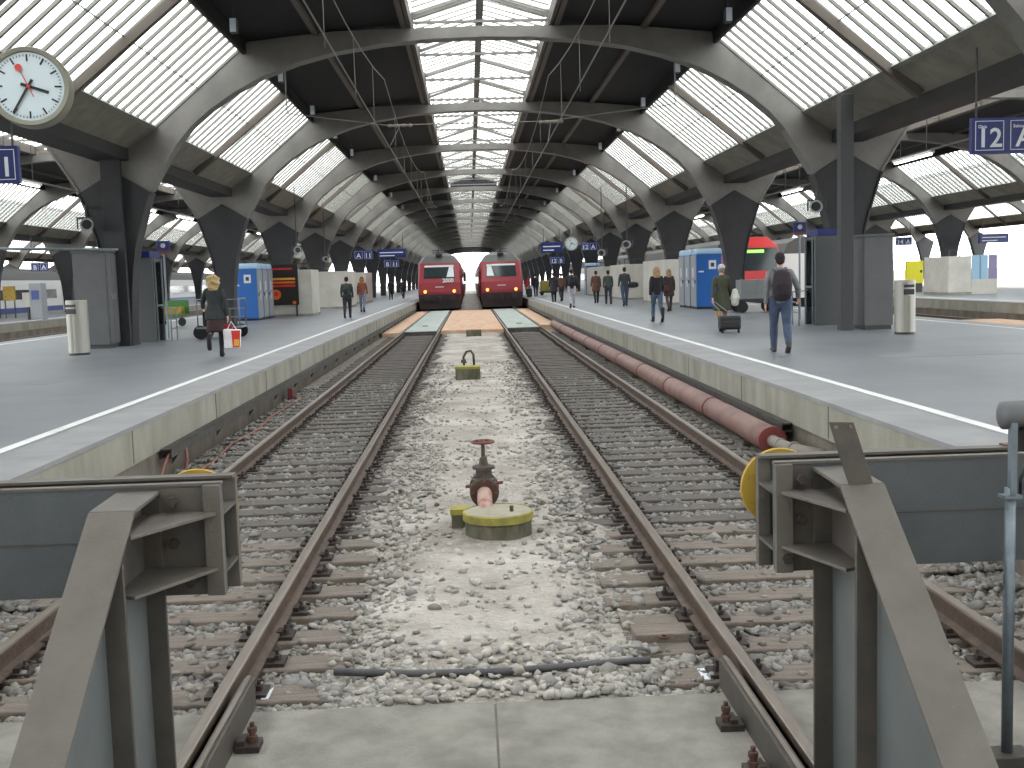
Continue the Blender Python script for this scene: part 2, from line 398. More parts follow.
for i in (-2, -1):
    for hall in (0, -1, 1):
        for s in (-1, 1): mkwin(side_src[s], HC + hall * SPAN, Y0 + BAY * i)
        mkwin(sky_src, HC + hall * SPAN, Y0 + BAY * i)
# dark roof decks, knee beams, valley beams
for hall in (0, -1, 1, -2, 2):
    yb = RIB_Y[-1] if hall == 0 else (RIB_Y[-1] if abs(hall) == 1 else RIB_Y[16])
    ya = Y0 - 2 * BAY if abs(hall) < 2 else RIB_Y[2]
    d = MB(); k = MB(); c = HC + hall * SPAN
    for s in (-1, 1):
        inner = 1.9 if abs(hall) < 2 else 0
        hi = 7.15 if abs(hall) < 2 else 7.3
        d.prism([(c + s * 6.36, H(6.75)), (c + s * inner, H(hi)), (c + s * inner, H(hi + .12)), (c + s * 6.36, H(6.87))], ya, yb, 'y')
        d.box(c + s * 6.24, c + s * 6.36, ya, yb, H(6.38), H(6.74))
        k.box(c + s * 4.3, c + s * 4.45, ya, yb, H(6.82), H(6.96))
        
    struct(d.build('ceiling', 'deck')); struct(k.build('ceiling_purlin', 'purlin'))
for row in (-3, -2, -1, 1, 2, 3):
    X = HC + HALF * (2 * row - (1 if row > 0 else -1))
    yb = RIB_Y[-1] if abs(row) < 3 else RIB_Y[16]
    struct(MB().box(X - .42, X + .42, Y0, yb, H(3.55), H(3.97)).build('ceiling_beam', 'gutter'))
# end screen
e = MB(); ye = RIB_Y[-1] + .2
e.prism([(HC - 9.9, H(2.9)), (HC - 6.5, H(4.7)), (HC - 3, H(5.4)), (HC, H(5.55)), (HC + 3, H(5.4)), (HC + 6.5, H(4.7)), (HC + 9.9, H(2.9)),
         (HC + 9.9, H(3.95)), (HC + 6.5, H(6.6)), (HC + 1.9, H(7.4)), (HC, H(8)), (HC - 1.9, H(7.4)), (HC - 6.5, H(6.6)), (HC - 9.9, H(3.95))], ye, ye + .2, 'y')
struct(e.build('wall_end', 'column'))
for q in side_src[1] + side_src[-1] + sky_src: bpy.data.objects.remove(q)
struct(MB().box(HC - 30, HC + 30, -21.2, -20.9, -.1, H(3.5)).build('wall_back', 'white_wall'))  # unseen back wall and gable, added to cut light on camera-facing sides
struct(MB().prism([(HC - 29.7, H(3.5)), (HC + 29.7, H(3.5)), (HC + 26, H(6.7)), (HC + 2, H(8)), (HC - 2, H(8)), (HC - 26, H(6.7))], -21.2, -20.9, 'y').build('wall_back', 'white_wall'))
# ventilation panel under the skylight
t = thing('louvre_panel', 'dark arched cross panel with small panes hanging under the middle of the skylight', 'louvre panel', (HC, RIB_Y[6] + .6, 0))
MB().prism([(-1.7, H(7.0)), (1.7, H(7.0)), (1.7, H(7.35)), (1.3, H(7.62)), (0, H(7.78)), (-1.3, H(7.62)), (-1.7, H(7.35))], 0, .08).build('board', 'column', t)
w = MB()
for k in range(8): w.box(-1.45 + k * .37, -1.45 + k * .37 + .3, -.02, .01, H(7.12), H(7.36))
w.build('pane', 'glass_dark', t)

# ------------------------------------------------------------------ ground
def ground_height(x, y):
    c = .05
    d = np.abs(x - c)
    wob = .07 * np.sin(y * 2.1 + np.sign(x - c) * 1.3) + .05 * np.sin(y * 5.3 + 1)
    e1 = np.where(y < 8.5, .62, np.minimum(.62 + (y - 8.5) * .25, .98)) + wob; e2 = np.minimum(e1 + .2, 1.27)
    z = np.where(d < e1, .02, np.where(d < e2, .02 - (d - e1) / (e2 - e1) * .062, -.045))
    return z
def grid_ground():
    xs = np.arange(-3.86, 4.1, .08); ys = np.concatenate([np.arange(5.70, 24, .08), np.arange(24, 50, .3), np.arange(50, 232, 6)])
    X, Y = np.meshgrid(xs, ys); Z = ground_height(X, Y)
    nz = rng.normal(0, 1, X.shape)
    Z = np.where(Y < 5.75, -.02, Z) + nz * .004 + .012 * np.sin(X * 3.1 + Y * 1.7) * np.sin(Y * 2.3 - X)
    n, m = X.shape
    v = np.stack([X, Y, Z], -1).reshape(-1, 3)
    idx = np.arange(n * m).reshape(n, m)
    f = np.stack([idx[:-1, :-1], idx[:-1, 1:], idx[1:, 1:], idx[1:, :-1]], -1).reshape(-1, 4)
    me = bpy.data.meshes.new('track_bed'); me.from_pydata(v.tolist(), [], f.tolist())
    a = me.attributes.new('dust', 'FLOAT', 'POINT')
    d = np.abs(v[:, 0] - .05); dv = np.clip(2.1 - d / .75, 0, 1) * .9 + np.where(d > 2.9, .25, .06)
    a.data.foreach_set('value', dv.astype(np.float32))
    me.materials.append(M['ballast'])
    for p in me.polygons: p.use_smooth = True
    o = bpy.data.objects.new('ground_track_bed', me); COL.objects.link(o); struct(o)
grid_ground()
# wide ground under everything else
g2 = MB()
g2.box(-300, -3.79, -40, 600, -.4, -.1); g2.box(4.0, 300, -40, 600, -.4, -.1); g2.box(-3.79, 4.0, 232, 600, -.4, -.1)
struct(g2.build('ground', mat('outer_ballast', s2l(120, 112, 104), .9, c2=s2l(84, 78, 74), scale=6)))
# concrete slab under the buffer stops, in two plates
struct(MB().box(-3.78, .055, -6, 5.72, -.3, .02).build('floor_slab', 'slab', bevel=.004))
struct(MB().box(.065, 3.99, -6, 5.70, -.3, .022).build('floor_slab', 'slab', bevel=.004))
struct(MB().box(.045, .075, -6, 5.69, -.3, .017).build('floor_joint', 'lowconcrete'))

# ballast stones, one uncountable mass
def stones():
    t = (1 + 5 ** .5) / 2
    iv = np.array([(-1, t, 0), (1, t, 0), (-1, -t, 0), (1, -t, 0), (0, -1, t), (0, 1, t), (0, -1, -t), (0, 1, -t), (t, 0, -1), (t, 0, 1), (-t, 0, -1), (-t, 0, 1)]) / 1.9
    it = np.array([(0, 11, 5), (0, 5, 1), (0, 1, 7), (0, 7, 10), (0, 10, 11), (1, 5, 9), (5, 11, 4), (11, 10, 2), (10, 7, 6), (7, 1, 8), (3, 9, 4), (3, 4, 2), (3, 2, 6), (3, 6, 8), (3, 8, 9), (4, 9, 5), (2, 4, 11), (6, 2, 10), (8, 6, 7), (9, 8, 1)])
    P = []; S = []
    def region(n, x0, x1, y0, y1, s0, s1, dens=None):
        x = rng.uniform(x0, x1, n); y = y0 + (y1 - y0) * rng.uniform(0, 1, n) ** 1.25
        if dens is not None:
            k = rng.uniform(0, 1, n) < dens(x, y); x, y = x[k], y[k]
        P.append(np.stack([x, y], 1)); S.append(rng.uniform(s0, s1, len(x)) * np.where(rng.uniform(0, 1, len(x)) < .06, 1.5, 1))
    cen = lambda x, y: np.clip((np.abs(x - .05) - .28) / .75, .12, .9)
    region(9000, -1.35, 1.45, 5.75, 15, .014, .036, cen)
    region(2200, -1.3, 1.4, 5.75, 6.6, .012, .036, lambda x, y: np.clip(np.abs(x - .05) * 1.3, .3, 1))
    region(9000, -2.85, -1.4, 5.8, 16, .022, .038); region(9000, 1.5, 2.95, 5.8, 16, .022, .038)
    region(9000, -3.7, -2.9, 5.8, 24, .022, .04); region(9000, 3.0, 3.95, 5.8, 24, .022, .04)
    region(6000, -1.3, 1.4, 13, 30, .014, .034, cen)
    region(4000, -2.85, -1.4, 14, 26, .024, .038); region(4000, 1.5, 2.95, 14, 26, .024, .038)
    P = np.concatenate(P); S = np.concatenate(S)
    # keep clear of the rails and, mostly, of the sleepers' tops
    keep = np.ones(len(P), bool)
    for rx in (-2.875, -1.37, 1.43, 2.98): keep &= np.abs(P[:, 0] - rx) > .075
    for px, py, rr in ((.18, 9.62, .32), (-.08, 9.62, .12), (-.12, 24.9, .35)): keep &= np.hypot(P[:, 0] - px, P[:, 1] - py) > rr
    ph = np.mod(P[:, 1] - 6.05 + .13, .5)
    ons = (ph < .26) & (np.abs(P[:, 0] - .05) > .86)
    keep &= ~(ons & (rng.uniform(0, 1, len(P)) < .93) & (np.abs(np.abs(P[:, 0] - .05) - 2.16) < 1.2))
    keep &= ~((np.abs(P[:, 0] - 3.66) < .21) & (P[:, 1] > 12.2))
    P = P[keep]; S = S[keep]; ons = ons[keep]; n = len(P)
    z = ground_height(P[:, 0], P[:, 1]) + S * .25 + np.where(ons, .035, 0)
    V = iv[None] * (1 + rng.uniform(-.42, .34, (n, 12, 1)))
    ax = rng.uniform(.6, 1.4, (n, 1, 3)); V = V * ax
    q = rng.normal(size=(n, 4)); q /= np.linalg.norm(q, axis=1, keepdims=True); w, x, y, zz = q.T
    R = np.stack([np.stack([1 - 2 * (y * y + zz * zz), 2 * (x * y - w * zz), 2 * (x * zz + w * y)], -1),
                  np.stack([2 * (x * y + w * zz), 1 - 2 * (x * x + zz * zz), 2 * (y * zz - w * x)], -1),
                  np.stack([2 * (x * zz - w * y), 2 * (y * zz + w * x), 1 - 2 * (x * x + y * y)], -1)], 1)
    V = np.einsum('nij,nkj->nki', R, V) * S[:, None, None]
    V[:, :, 2] *= .7
    V += np.concatenate([P, z[:, None]], 1)[:, None, :]
    F = (it[None] + (np.arange(n) * 12)[:, None, None]).reshape(-1, 3)
    me = bpy.data.meshes.new('ballast'); nv = n * 12; nf = len(F)
    me.vertices.add(nv); me.vertices.foreach_set('co', V.reshape(-1).astype(np.float32))
    me.loops.add(nf * 3); me.loops.foreach_set('vertex_index', F.reshape(-1).astype(np.int32))
    me.polygons.add(nf); me.polygons.foreach_set('loop_start', (np.arange(nf) * 3).astype(np.int32)); me.polygons.foreach_set('loop_total', np.full(nf, 3, np.int32))
    me.update(calc_edges=True); me.validate()
    a = me.attributes.new('stone', 'FLOAT_COLOR', 'POINT')
    ctr = np.clip(1.2 - np.abs(P[:, 0] - .05) / 1.2, 0, 1)
    lum = rng.uniform(.15, .34, n) * (1 + .8 * ctr); warm = rng.uniform(-.035, .05, n)
    cc = np.stack([lum * (1.0 + warm), lum * (.945 + warm * .2), lum * (.865 - warm), np.ones(n)], 1)
    a.data.foreach_set('color', np.repeat(cc, 12, axis=0).reshape(-1).astype(np.float32))
    me.materials.append(M['stones'])
    o = bpy.data.objects.new('ballast', me); COL.objects.link(o)
    tag(o, 'loose crushed grey stone ballast lying between and beside the rails', 'ballast', kind='stuff')
stones()

# ------------------------------------------------------------------ rails and sleepers
RAILS = {'ll': -2.875, 'lr': -1.37, 'rl': 1.43, 'rr': 2.98}
rp = [(-.065, 0), (.065, 0), (.065, .012), (.012, .03), (.009, .105), (.035, .115), (.036, .14), (.03, .15), (-.03, .15), (-.036, .14), (-.035, .115), (-.009, .105), (-.012, .03), (-.065, .012)]
def rail(x, y0, y1, label, group=None, z=.02):
    t = thing('rail', label, 'rail', (x, y0, z), group=group)
    MB().prism(rp[:5] + rp[5:7] + rp[9:], 0, y1 - y0, 'y').build('web', 'rail_rust', t)
    MB().prism([(-.036, .138), (.036, .138), (.032, .151), (.024, .154), (-.024, .154), (-.032, .151)], 0, y1 - y0, 'y').build('running_surface', 'rail_top', t)
rail(-2.875, 1.5, 226, 'rusty outer rail of the left track, beside the left platform')
rail(-1.37, 1.5, 226, 'rusty inner rail of the left track, passing under the left buffer stop')
rail(1.43, 1.5, 226, 'rusty inner rail of the right track, passing under the right buffer stop')
rail(2.98, 1.5, 226, 'rusty outer rail of the right track, beside the long reddish pipe')
for x in (-16.9, -18.4, -20.0, -21.5, 14.35, 15.85, 18.45, 19.95):
    side = 'left' if x < 0 else 'right'
    rail(x, 20, 200, f'rail in the track bed beyond the {side} platform', f'rails beyond the {side} platform', z=-.02)

slp = MB().box(-1.3, 1.3, -.125, .125, -.16, 0)
def bplate(mb, x):
    mb.box(x - .17, x + .17, -.08, .08, 0, .022)
    for s in (-1, 1):
        mb.box(x + s * .085 - .02, x + s * .085 + .02, -.05, .05, .022, .05)
        mb.lathe([(.022, 0), (.022, .03), (.012, .032), (.012, .06), (0.001, .061)], (x + s * .12, 0, .022), 'z', 6)
    return mb
def sleeper_src(m):
    t = thing('railway_sleeper', 'x', 'sleeper', (0, 0, 0))
    slp.build('beam', m, t, bevel=.012)
    bplate(MB(), -.755).build('rail_fastening', 'fast', t); bplate(MB(), .755).build('rail_fastening', 'fast', t)
    return t
S1 = sleeper_src('sleeper'); S2 = sleeper_src('sleeper_dark')
first = {}
for tx, nm in ((-2.122, 'left'), (2.205, 'right')):
    y = 6.05; k = 0
    while y < 46:
        o = copy_tree(S1 if y < 9.6 else S2)
        o.location = (tx + random.uniform(-.03, .03), y + random.uniform(-.02, .02), 0.0 + random.uniform(-.006, .004)); o.rotation_euler.z = random.uniform(-.008, .008)
        if k == 0: o['label'] = f'weathered wooden sleeper of the {nm} track nearest the concrete slab, with a small white tag'
        elif k < 8: o['label'] = f'weathered brown sleeper of the {nm} track close to the buffer stop'; o['group'] = f'brown sleepers near the {nm} buffer stop'
        else: o['label'] = f'dark wooden sleeper in the middle run of the {nm} track'; o['group'] = f'dark sleepers along the {nm} track'
        if k == 0:
            sx = .92 if nm == 'left' else -.95
            tg = MB().box(sx - .02, sx + .02, -.09, .09, .0, .006).build('number_tag', 'sign_white', o); tg['label'] = 'small white number tag'
            tg.rotation_euler.z = 0
        y += .5; k += 1
for S in (S1, S2):
    for ch in list(S.children): bpy.data.objects.remove(ch)
    bpy.data.objects.remove(S)
# short wooden block beside the first right sleeper
tag(MB().box(.95, 1.3, 6.62, 6.85, -.1, .05).build('wooden_block', 'sleeper', bevel=.01), 'short brown timber block beside the inner rail of the right track', 'timber block')
tag(MB().lathe([(.035, 0), (.035, .012), (.02, .012), (.02, 0)], (1.12, 6.55, .05), 'z', 16).build('iron_washer', 'rust', smooth=False), 'rusty iron ring lying next to the inner rail of the right track', 'washer')

# steel side girders and clamps where the rails meet the slab
for x, s, nm in ((-1.37, 1, 'left'), (1.43, -1, 'right')):
    t = thing('rail_support_girder', f'stained steel girder bolted beside the inner rail of the {nm} track', 'girder', (x + s * .11, 2.2, .02))
    MB().box(-.03, .03, 0, 3.6, .0, .16).build('side_plate', 'stop_dark', t, bevel=.004)
    MB().box(-.012, .012, 0, 3.6, .16, .172).build('top_edge', 'rail_top', t)
    for yy in (5.25, 4.72, 4.2, 3.7):
        c = thing('rail_clamp', f'rusty bolted clamp on the slab beside the {nm} girder', 'clamp', (x + s * .21, yy, .02), group=f'clamps beside the {nm} girder')
        MB().box(-.06, .06, -.06, .06, 0, .035).box(-.02 * s - .03, -.02 * s + .01, -.05, .05, .035, .06).build('plate', 'fast', c, bevel=.004)
        MB().lathe([(.026, 0), (.026, .03), (.018, .034), (.018, .05), (.024, .052), (.024, .075), (.012, .078), (.012, .1), (.001, .101)], (.02 * s, 0, .035), 'z', 8).build('bolt', 'rust', c)

# thin dark conduit across the middle
t = thing('cable_conduit', 'dark grey plastic tube lying across the gravel in front of the slab', 'conduit', (0, 0, 0))
MB().tube([(-.86, 6.22, .04), (-.4, 6.15, .035), (.1, 6.12, .035), (.6, 6.15, .045), (.97, 6.17, .05)], .022, 10).build('pipe_run', 'conduit', t, smooth=True)

# ------------------------------------------------------------------ platforms
def platform(x0, x1, y0, y1, edges, nm):
    struct(MB().box(x0 + .3, x1 - .3, y0, y1, .40, PZ + .001).build(f'platform', 'asphalt'))
    for e, s in edges:      # s: +1 = track lies to the right of the edge
        e2 = e - s * .62
        struct(MB().box(e + s * .006, e2, y0, y1, PZ - .05, PZ + .002).build('platform_coping', 'coping', bevel=.004))
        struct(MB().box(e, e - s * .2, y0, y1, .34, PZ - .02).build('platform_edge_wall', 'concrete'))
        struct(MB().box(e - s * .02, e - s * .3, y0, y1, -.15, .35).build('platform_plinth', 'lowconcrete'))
        struct(MB().box(e - s * .70, e - s * .82, y0, y1, PZ - .01, PZ + .006).build('platform_line', 'line'))
platform(-14.6, -3.79, 5.0, 226, ((-3.79, 1), (-14.6, -1)), 'left')
platform(4.0, 13.3, 5.0, 226, ((4.0, -1), (13.3, 1)), 'right')
platform(-34.5, -22.9, 20, 200, ((-22.9, 1),), 'far left')
platform(20.8, 33, 20, 200, ((20.8, -1),), 'far right')
# joints in the near edge walls
for x, s in ((-3.79, 1), (4.0, -1)):
    for k in range(14):
        yy = 8.2 + 4 * k
        struct(MB().box(x + s * .006, x - s * .05, yy, yy + .02, .36, PZ - .04).build('trim_joint', 'lowconcrete'))
struct(MB().box(-8.2, -6.9, 18.2, 18.9, PZ - .004, PZ + .003).build('platform_patch', 'patch'))
struct(MB().box(6.9, 9.2, 18.0, 18.8, PZ - .004, PZ + .003).build('platform_patch', 'patch'))
# cable ducts along the platform walls
for x, s, ya, nm in ((-3.79, 1, 13.2, 'left'), (4.0, -1, 13.6, 'right')):
    t = thing('cable_duct', f'dark steel cable duct fixed along the {nm} platform wall', 'cable duct', (x + s * .01, ya, .30))
    MB().box(0, s * .13, 0, 60, .04, .06).box(s * .12, s * .135, 0, 60, -.05, .06).box(0, s * .13, 0, 60, -.05, -.04).build('channel', 'duct', t)
    for k in range(24):
        br = MB().prism([(0, -.05), (s * .1, -.05), (0, -.2)], .5 + k * 2.4, .54 + k * 2.4, 'y').build('bracket', 'duct', t)
t = thing('signal_cable', 'reddish cable hanging from the left duct and trailing over the stones', 'cable', (0, 0, 0))
pts = [(-3.68, 13.2, .3), (-3.66, 12.9, .2), (-3.64, 12.6, .05), (-3.5, 12.3, .0), (-3.45, 13, 0.02), (-3.4, 14.2, .02), (-3.5, 15.8, .03), (-3.42, 17.4, .02), (-3.5, 19, .03), (-3.45, 22, .02)]
MB().tube(pts, .014, 6).build('strand', 'cable_red', t, smooth=True)
MB().tube([(-3.66, 13.9, .28), (-3.62, 13.8, .12), (-3.62, 13.6, -.02)], .016, 6).build('strand', 'cable_red', t, smooth=True)
tag(MB().box(-3.70, -3.6, 21.9, 22.1, -.02, .22).build('marker_box', 'pipe_ring', bevel=.01), 'small rust red box standing at the foot of the left platform wall', 'box')

# ------------------------------------------------------------------ long insulated pipe
t = thing('district_heating_pipe', 'long reddish insulated pipe lying between right track and platform', 'pipe', (3.66, 13.3, .19))
mb = MB(); n = 24
def pipe_x(y): return .02 * math.sin(y * .15)
mb.tube([(pipe_x(y), y, 0) for y in np.linspace(0, 35.3, 60)], .165, 20); mb.build('jacket', 'pipe', t, smooth=True)
for yy in (.03, 3.4, 6.9, 10.2, 13.6, 17.2, 21, 25, 30):
    MB().tube([(pipe_x(yy), yy - .035, 0), (pipe_x(yy), yy + .035, 0)], .176, 20).build('joint_ring', 'pipe_ring', t)
MB().tube([(0, .1, 0), (0, -.25, -.01), (0.06, -.55, -.02), (.2, -.8, -.03), (.34, -.95, -.04)], .075, 12).build('end_pipe', 'pipe_grey', t, smooth=True)
for yy in (-.3, -.6): MB().tube([(.02 if yy > -.5 else .09, yy - .03, -.015), (.02 if yy > -.5 else .1, yy + .03, -.015)], .088, 12).build('end_ring', 'pipe_grey', t)
for k in range(7): MB().box(-.12, .12, 1 + k * 5, 1.12 + k * 5, -.22, -.15).build('support_block', 'lowconcrete', t)

# ------------------------------------------------------------------ level crossing
def panel(name, x0, x1, y0, y1, z0, z1, m, label, n=6, long=False):
    t = thing(name, label, 'crossing panel', (x0, y0, 0))
    mb = MB(); L_ = (y1 - y0) / n; w = x1 - x0
    for k in range(n): mb.box(0, w, k * L_ + .02, (k + 1) * L_ - .02, z0, z1)
    mb.build('board', m, t, bevel=.01)
    fm = MB().box(0, w, -.06, -.0, z0 - .1, z1 - .02); fm.build('edge_strip', 'duct' if 'rubber' in name else m, t)
panel('crossing_deck', -1.28, 1.34, 46.3, 75.5, .03, .16, 'orange', 'orange board deck between the two tracks in front of the trains', 10)
panel('crossing_deck', -3.7, -2.96, 45.5, 75.5, .03, .16, 'orange', 'orange board deck between the left track and left platform', 8)
panel('crossing_deck', 3.07, 3.85, 48.8, 75.5, .03, .16, 'orange', 'orange board deck between the right track and right platform', 8)
panel('rubber_crossing_panel', -2.79, -1.46, 45.8, 75.5, .03, .18, 'green_rubber', 'pale green grey panels between the rails of the left track', 5)
panel('rubber_crossing_panel', 1.52, 2.89, 46.8, 75.5, .03, .18, 'green_rubber', 'pale green grey panels between the rails of the right track', 5)
panel('crossing_deck', 13.6, 20.5, 34, 42, .0, .14, 'orange', 'pale orange crossing deck beyond the right platform', 6)
for px, py in ((-2.12, 50.5), (2.2, 50.5)):
    tag(MB().box(px - .12, px + .12, py, py + .5, .18, .20).build('lifting_plate', 'duct'), f'small dark lifting plate on the pale panels of the {"left" if px<0 else "right"} track', 'plate')

# ------------------------------------------------------------------ hydrant pit, valve, boxes
t = thing('concrete_pit', 'round concrete pit with yellow painted rim in the middle of the gravel', 'pit', (.18, 9.66, 0))
MB().lathe([(.30, -.05), (.295, .15), (.29, .15)], n=36).build('ring_wall', 'pit', t, smooth=False)
MB().lathe([(.315, .15), (.315, .215), (.30, .225), (.30, .15)], n=36).build('rim', 'lime', t)
MB().lathe([(.30, .16), (.30, .218), (.001, .222)], n=36).build('cover', 'pit_top', t)
MB().tube([(.12, -.05, .21), (.12, -.05, .27)], .018, 10).build('stub', 'iron', t)
t = thing('concrete_pit_box', 'small square concrete box with yellow top beside the round pit', 'box', (-.15, 9.95, 0))
MB().box(-.09, .06, -.09, .09, -.05, .15).build('body', 'pit', t); MB().box(-.1, .07, -.1, .1, .15, .2).build('rim', 'lime', t)

t = thing('water_valve', 'flanged iron gate valve with red handwheel on a pink pipe behind the pit', 'valve', (.07, 10.35, 0)); t.scale = (.9, .9, .9)
MB().tube([(.0, -.75, .05), (.0, -.55, .20), (.0, -.3, .27), (0, .1, .29), (0, .9, .26), (0, 1.3, .0)], .078, 16).build('pipe', 'pink', t, smooth=True)
def flange(y, r=.16, m='iron'):
    MB().lathe([(r, -.02), (r, .02)], (0, y, .285), 'y', 20).build('flange', m, t)
flange(-.06, .15, 'rust'); flange(.0, .155)
flange(.3); flange(.36, .15)
for k in range(8):
    a = 2 * PI * k / 8
    MB().tube([(.125 * math.cos(a), -.1, .285 + .125 * math.sin(a)), (.125 * math.cos(a), .04, .285 + .125 * math.sin(a))], .015, 6).build('flange_bolt', 'iron', t)
MB().lathe([(.1, 0), (.15, .08), (.15, .2), (.1, .3)], (0, .03, .285), 'y', 16).build('valve_body', 'iron', t, smooth=True)
MB().lathe([(.13, 0), (.13, .04), (.09, .05), (.085, .14), (.12, .15), (.12, .18), (.05, .2), (.04, .27), (.022, .28), (.02, .44), (.001, .44)], (0, .15, .36), 'z', 16).build('bonnet', 'iron', t, smooth=False)
ring = [(.115 * math.cos(a), .15 + .115 * math.sin(a), .80) for a in np.linspace(0, 2 * PI, 24, endpoint=False)]
hw = MB().tube(ring, .014, 8, closed=True)
for k in range(4):
    a = k * PI / 2 + .4; hw.tube([(0, .15, .79), (.115 * math.cos(a), .15 + .115 * math.sin(a), .80)], .01, 6)
hw.lathe([(.025, 0), (.025, .04)], (0, .15, .77), 'z', 10)
hw.build('handwheel', 'redpaint', t, smooth=True)
MB().tube([(-.2, .1, .33), (.2, .12, .36)], .018, 8).build('cross_bolt', 'redpaint', t)

t = thing('drain_box', 'rectangular concrete box with yellow green top edge and a curved hook', 'box', (-.12, 24.9, 0))
MB().box(-.28, .28, -.1, .35, -.05, .26).build('body', 'pit', t, bevel=.01); MB().box(-.29, .29, -.11, .36, .26, .31).build('rim', 'lime', t)
MB().tube([(-.08, .4, .28), (-.09, .4, .5), (-.02, .4, .62), (.08, .4, .64), (.14, .4, .55), (.15, .4, .28)], .028, 8).build('hook_pipe', 'iron', t, smooth=True)
MB().lathe([(.06, 0), (.06, .08)], (-.09, .4, .36), 'z', 10).build('collar', 'iron', t)
tag(MB().box(-.22, .38, 43.4, 43.9, -.05, .28).build('concrete_block', 'pit', bevel=.02), 'greenish concrete block standing before the orange middle deck', 'block')

# ------------------------------------------------------------------ buffer stops
def buffer_stop(cx, inner, s, label):
    """cx track centre, inner = x of the inner frame, s=+1 when the middle of the picture lies to the right of the stop"""
    t = thing('buffer_stop', label, 'buffer stop', (cx, 4.6, 0))
    def X(x): return x - cx
    yy = lambda y: y - 4.6
    e_in = cx + s * 1.08 if s > 0 else cx - 1.02; e_out = cx - s * 1.08
    zt, zb = 1.48, 1.0
    # near and far plates and the two webs between them
    x0, x1 = X(e_out), X(e_in)
    MB().box(x0, x1, yy(4.42), yy(4.44), zb + .045, zt + .01).build('near_plate', 'beam_paint', t, bevel=.003)
    MB().box(x0, x1, yy(4.415), yy(4.425), zb + .265, zb + .271).build('seam', 'stop_dark', t)
    MB().box(x0, x1, yy(4.66), yy(4.69), zb, zt).build('far_plate', 'stop_dark', t, bevel=.003)
    MB().box(x0, x1, yy(4.41), yy(4.45), zt + .008, zt + .018).box(x0, x1 , yy(4.63), yy(4.70), zt - .004, zt + .008).build('top_lip', 'stop_steel', t)
    for z in (1.12, 1.36): MB().box(x0, x1, yy(4.44), yy(4.66), z, z + .015).build('web', 'stop_dark', t)
    # end stiffeners
    MB().box(x1 - s * .07, x1, yy(4.385), yy(4.42), zb + .04, zt + .01).build('end_stiffener', 'stop_steel', t, bevel=.003)
    MB().box(x1 - s * .05, x1 + s * .004, yy(4.655), yy(4.70), zb + .0, zt).build('end_stiffener', 'stop_steel', t, bevel=.003)
    # frames
    for fx, near in ((inner, True), (2 * cx - inner, False)):
        a = X(fx)
        prof_top = [(yy(4.42), 1.465), (yy(4.08), 1.455), (yy(2.1), -.03)]
        br = MB()
        for (p, q) in zip(prof_top[:-1], prof_top[1:]):
            d = Vector((q[0] - p[0], q[1] - p[1])).normalized(); nn = Vector((-d.y, d.x)) * .008
            br.prism([(p[0] - nn.x, p[1] - nn.y), (q[0] - nn.x, q[1] - nn.y), (q[0] + nn.x, q[1] + nn.y), (p[0] + nn.x, p[1] + nn.y)], a - .085, a + .085, 'x')
        br.build('brace_flange', 'stop_steel', t, bevel=.003)
        MB().prism([(yy(4.42), 1.45), (yy(4.08), 1.44), (yy(2.15), .0), (yy(4.42), .0)], a - .008, a + .008, 'x').build('web_plate', 'stop_web', t)
        MB().box(a - .085, a + .085, yy(3.90), yy(3.92), .0, 1.30).build('post_flange', 'stop_dark', t, bevel=.003)
        MB().box(a - .085, a + .085, yy(4.40), yy(4.42), .0, 1.44).build('post_flange', 'stop_dark', t, bevel=.003)
        MB().box(a - .1, a + .1, yy(2.1), yy(4.5), -.02, .02).build('foot_plate', 'stop_dark', t)
        MB().prism([(yy(4.40), 1.44), (yy(4.09), 1.435), (yy(3.93), 1.31), (yy(3.93), 1.14), (yy(4.40), 1.14)], a - .011, a + .011, 'x').build('web_shade_sheet', 'stop_dark', t)  # dark sheet over the upper web, its shadow put into the colour
        if near:
            for z in (1.375, 1.15):
                MB().prism([(a + s * .02, yy(4.03)), (a + s * .09, yy(4.00)), (x1 - s * .02, yy(4.385)), (x1 - s * .02, yy(4.42)), (a + s * .0, yy(4.42))], z - .007, z + .007, 'z').build('gusset_shelf', 'stop_steel', t, bevel=.002)
            MB().box(a + s * .085, x1 - s * .07, yy(4.412), yy(4.42), 1.04, 1.48).build('shaded_face_sheet', 'stop_dark', t)  # dark sheet on the beam face: brownish steel plus painted recess shade
            for (bx, bz) in ((.14, 1.43), (.14, 1.26), (.2, 1.10)):
                MB().lathe([(.022, 0), (.022, .025), (.012, .027), (.012, .045)], (a + s * bx, yy(4.41) - .045, bz), 'y', 6).build('bolt', 'fast', t)
    # buffers towards the trains
    for bs in (-1, 1):
        bx = bs * .865
        MB().lathe([(.06, 0), (.06, .2)], (bx, yy(4.69), 1.30), 'y', 16).build('buffer_stem', 'stop_dark', t)
        MB().lathe([(.175, 0), (.178, .02), (.16, .035), (.001, .04)], (bx, yy(4.88), 1.30), 'y', 32).build('buffer_head', 'yellow', t)
    return t
L = buffer_stop(-2.11, -1.36, 1, 'grey steel buffer stop with inclined brace at the end of the left track')
R = buffer_stop(2.24, 1.465, -1, 'grey steel buffer stop with upright tag plate at the end of the right track')
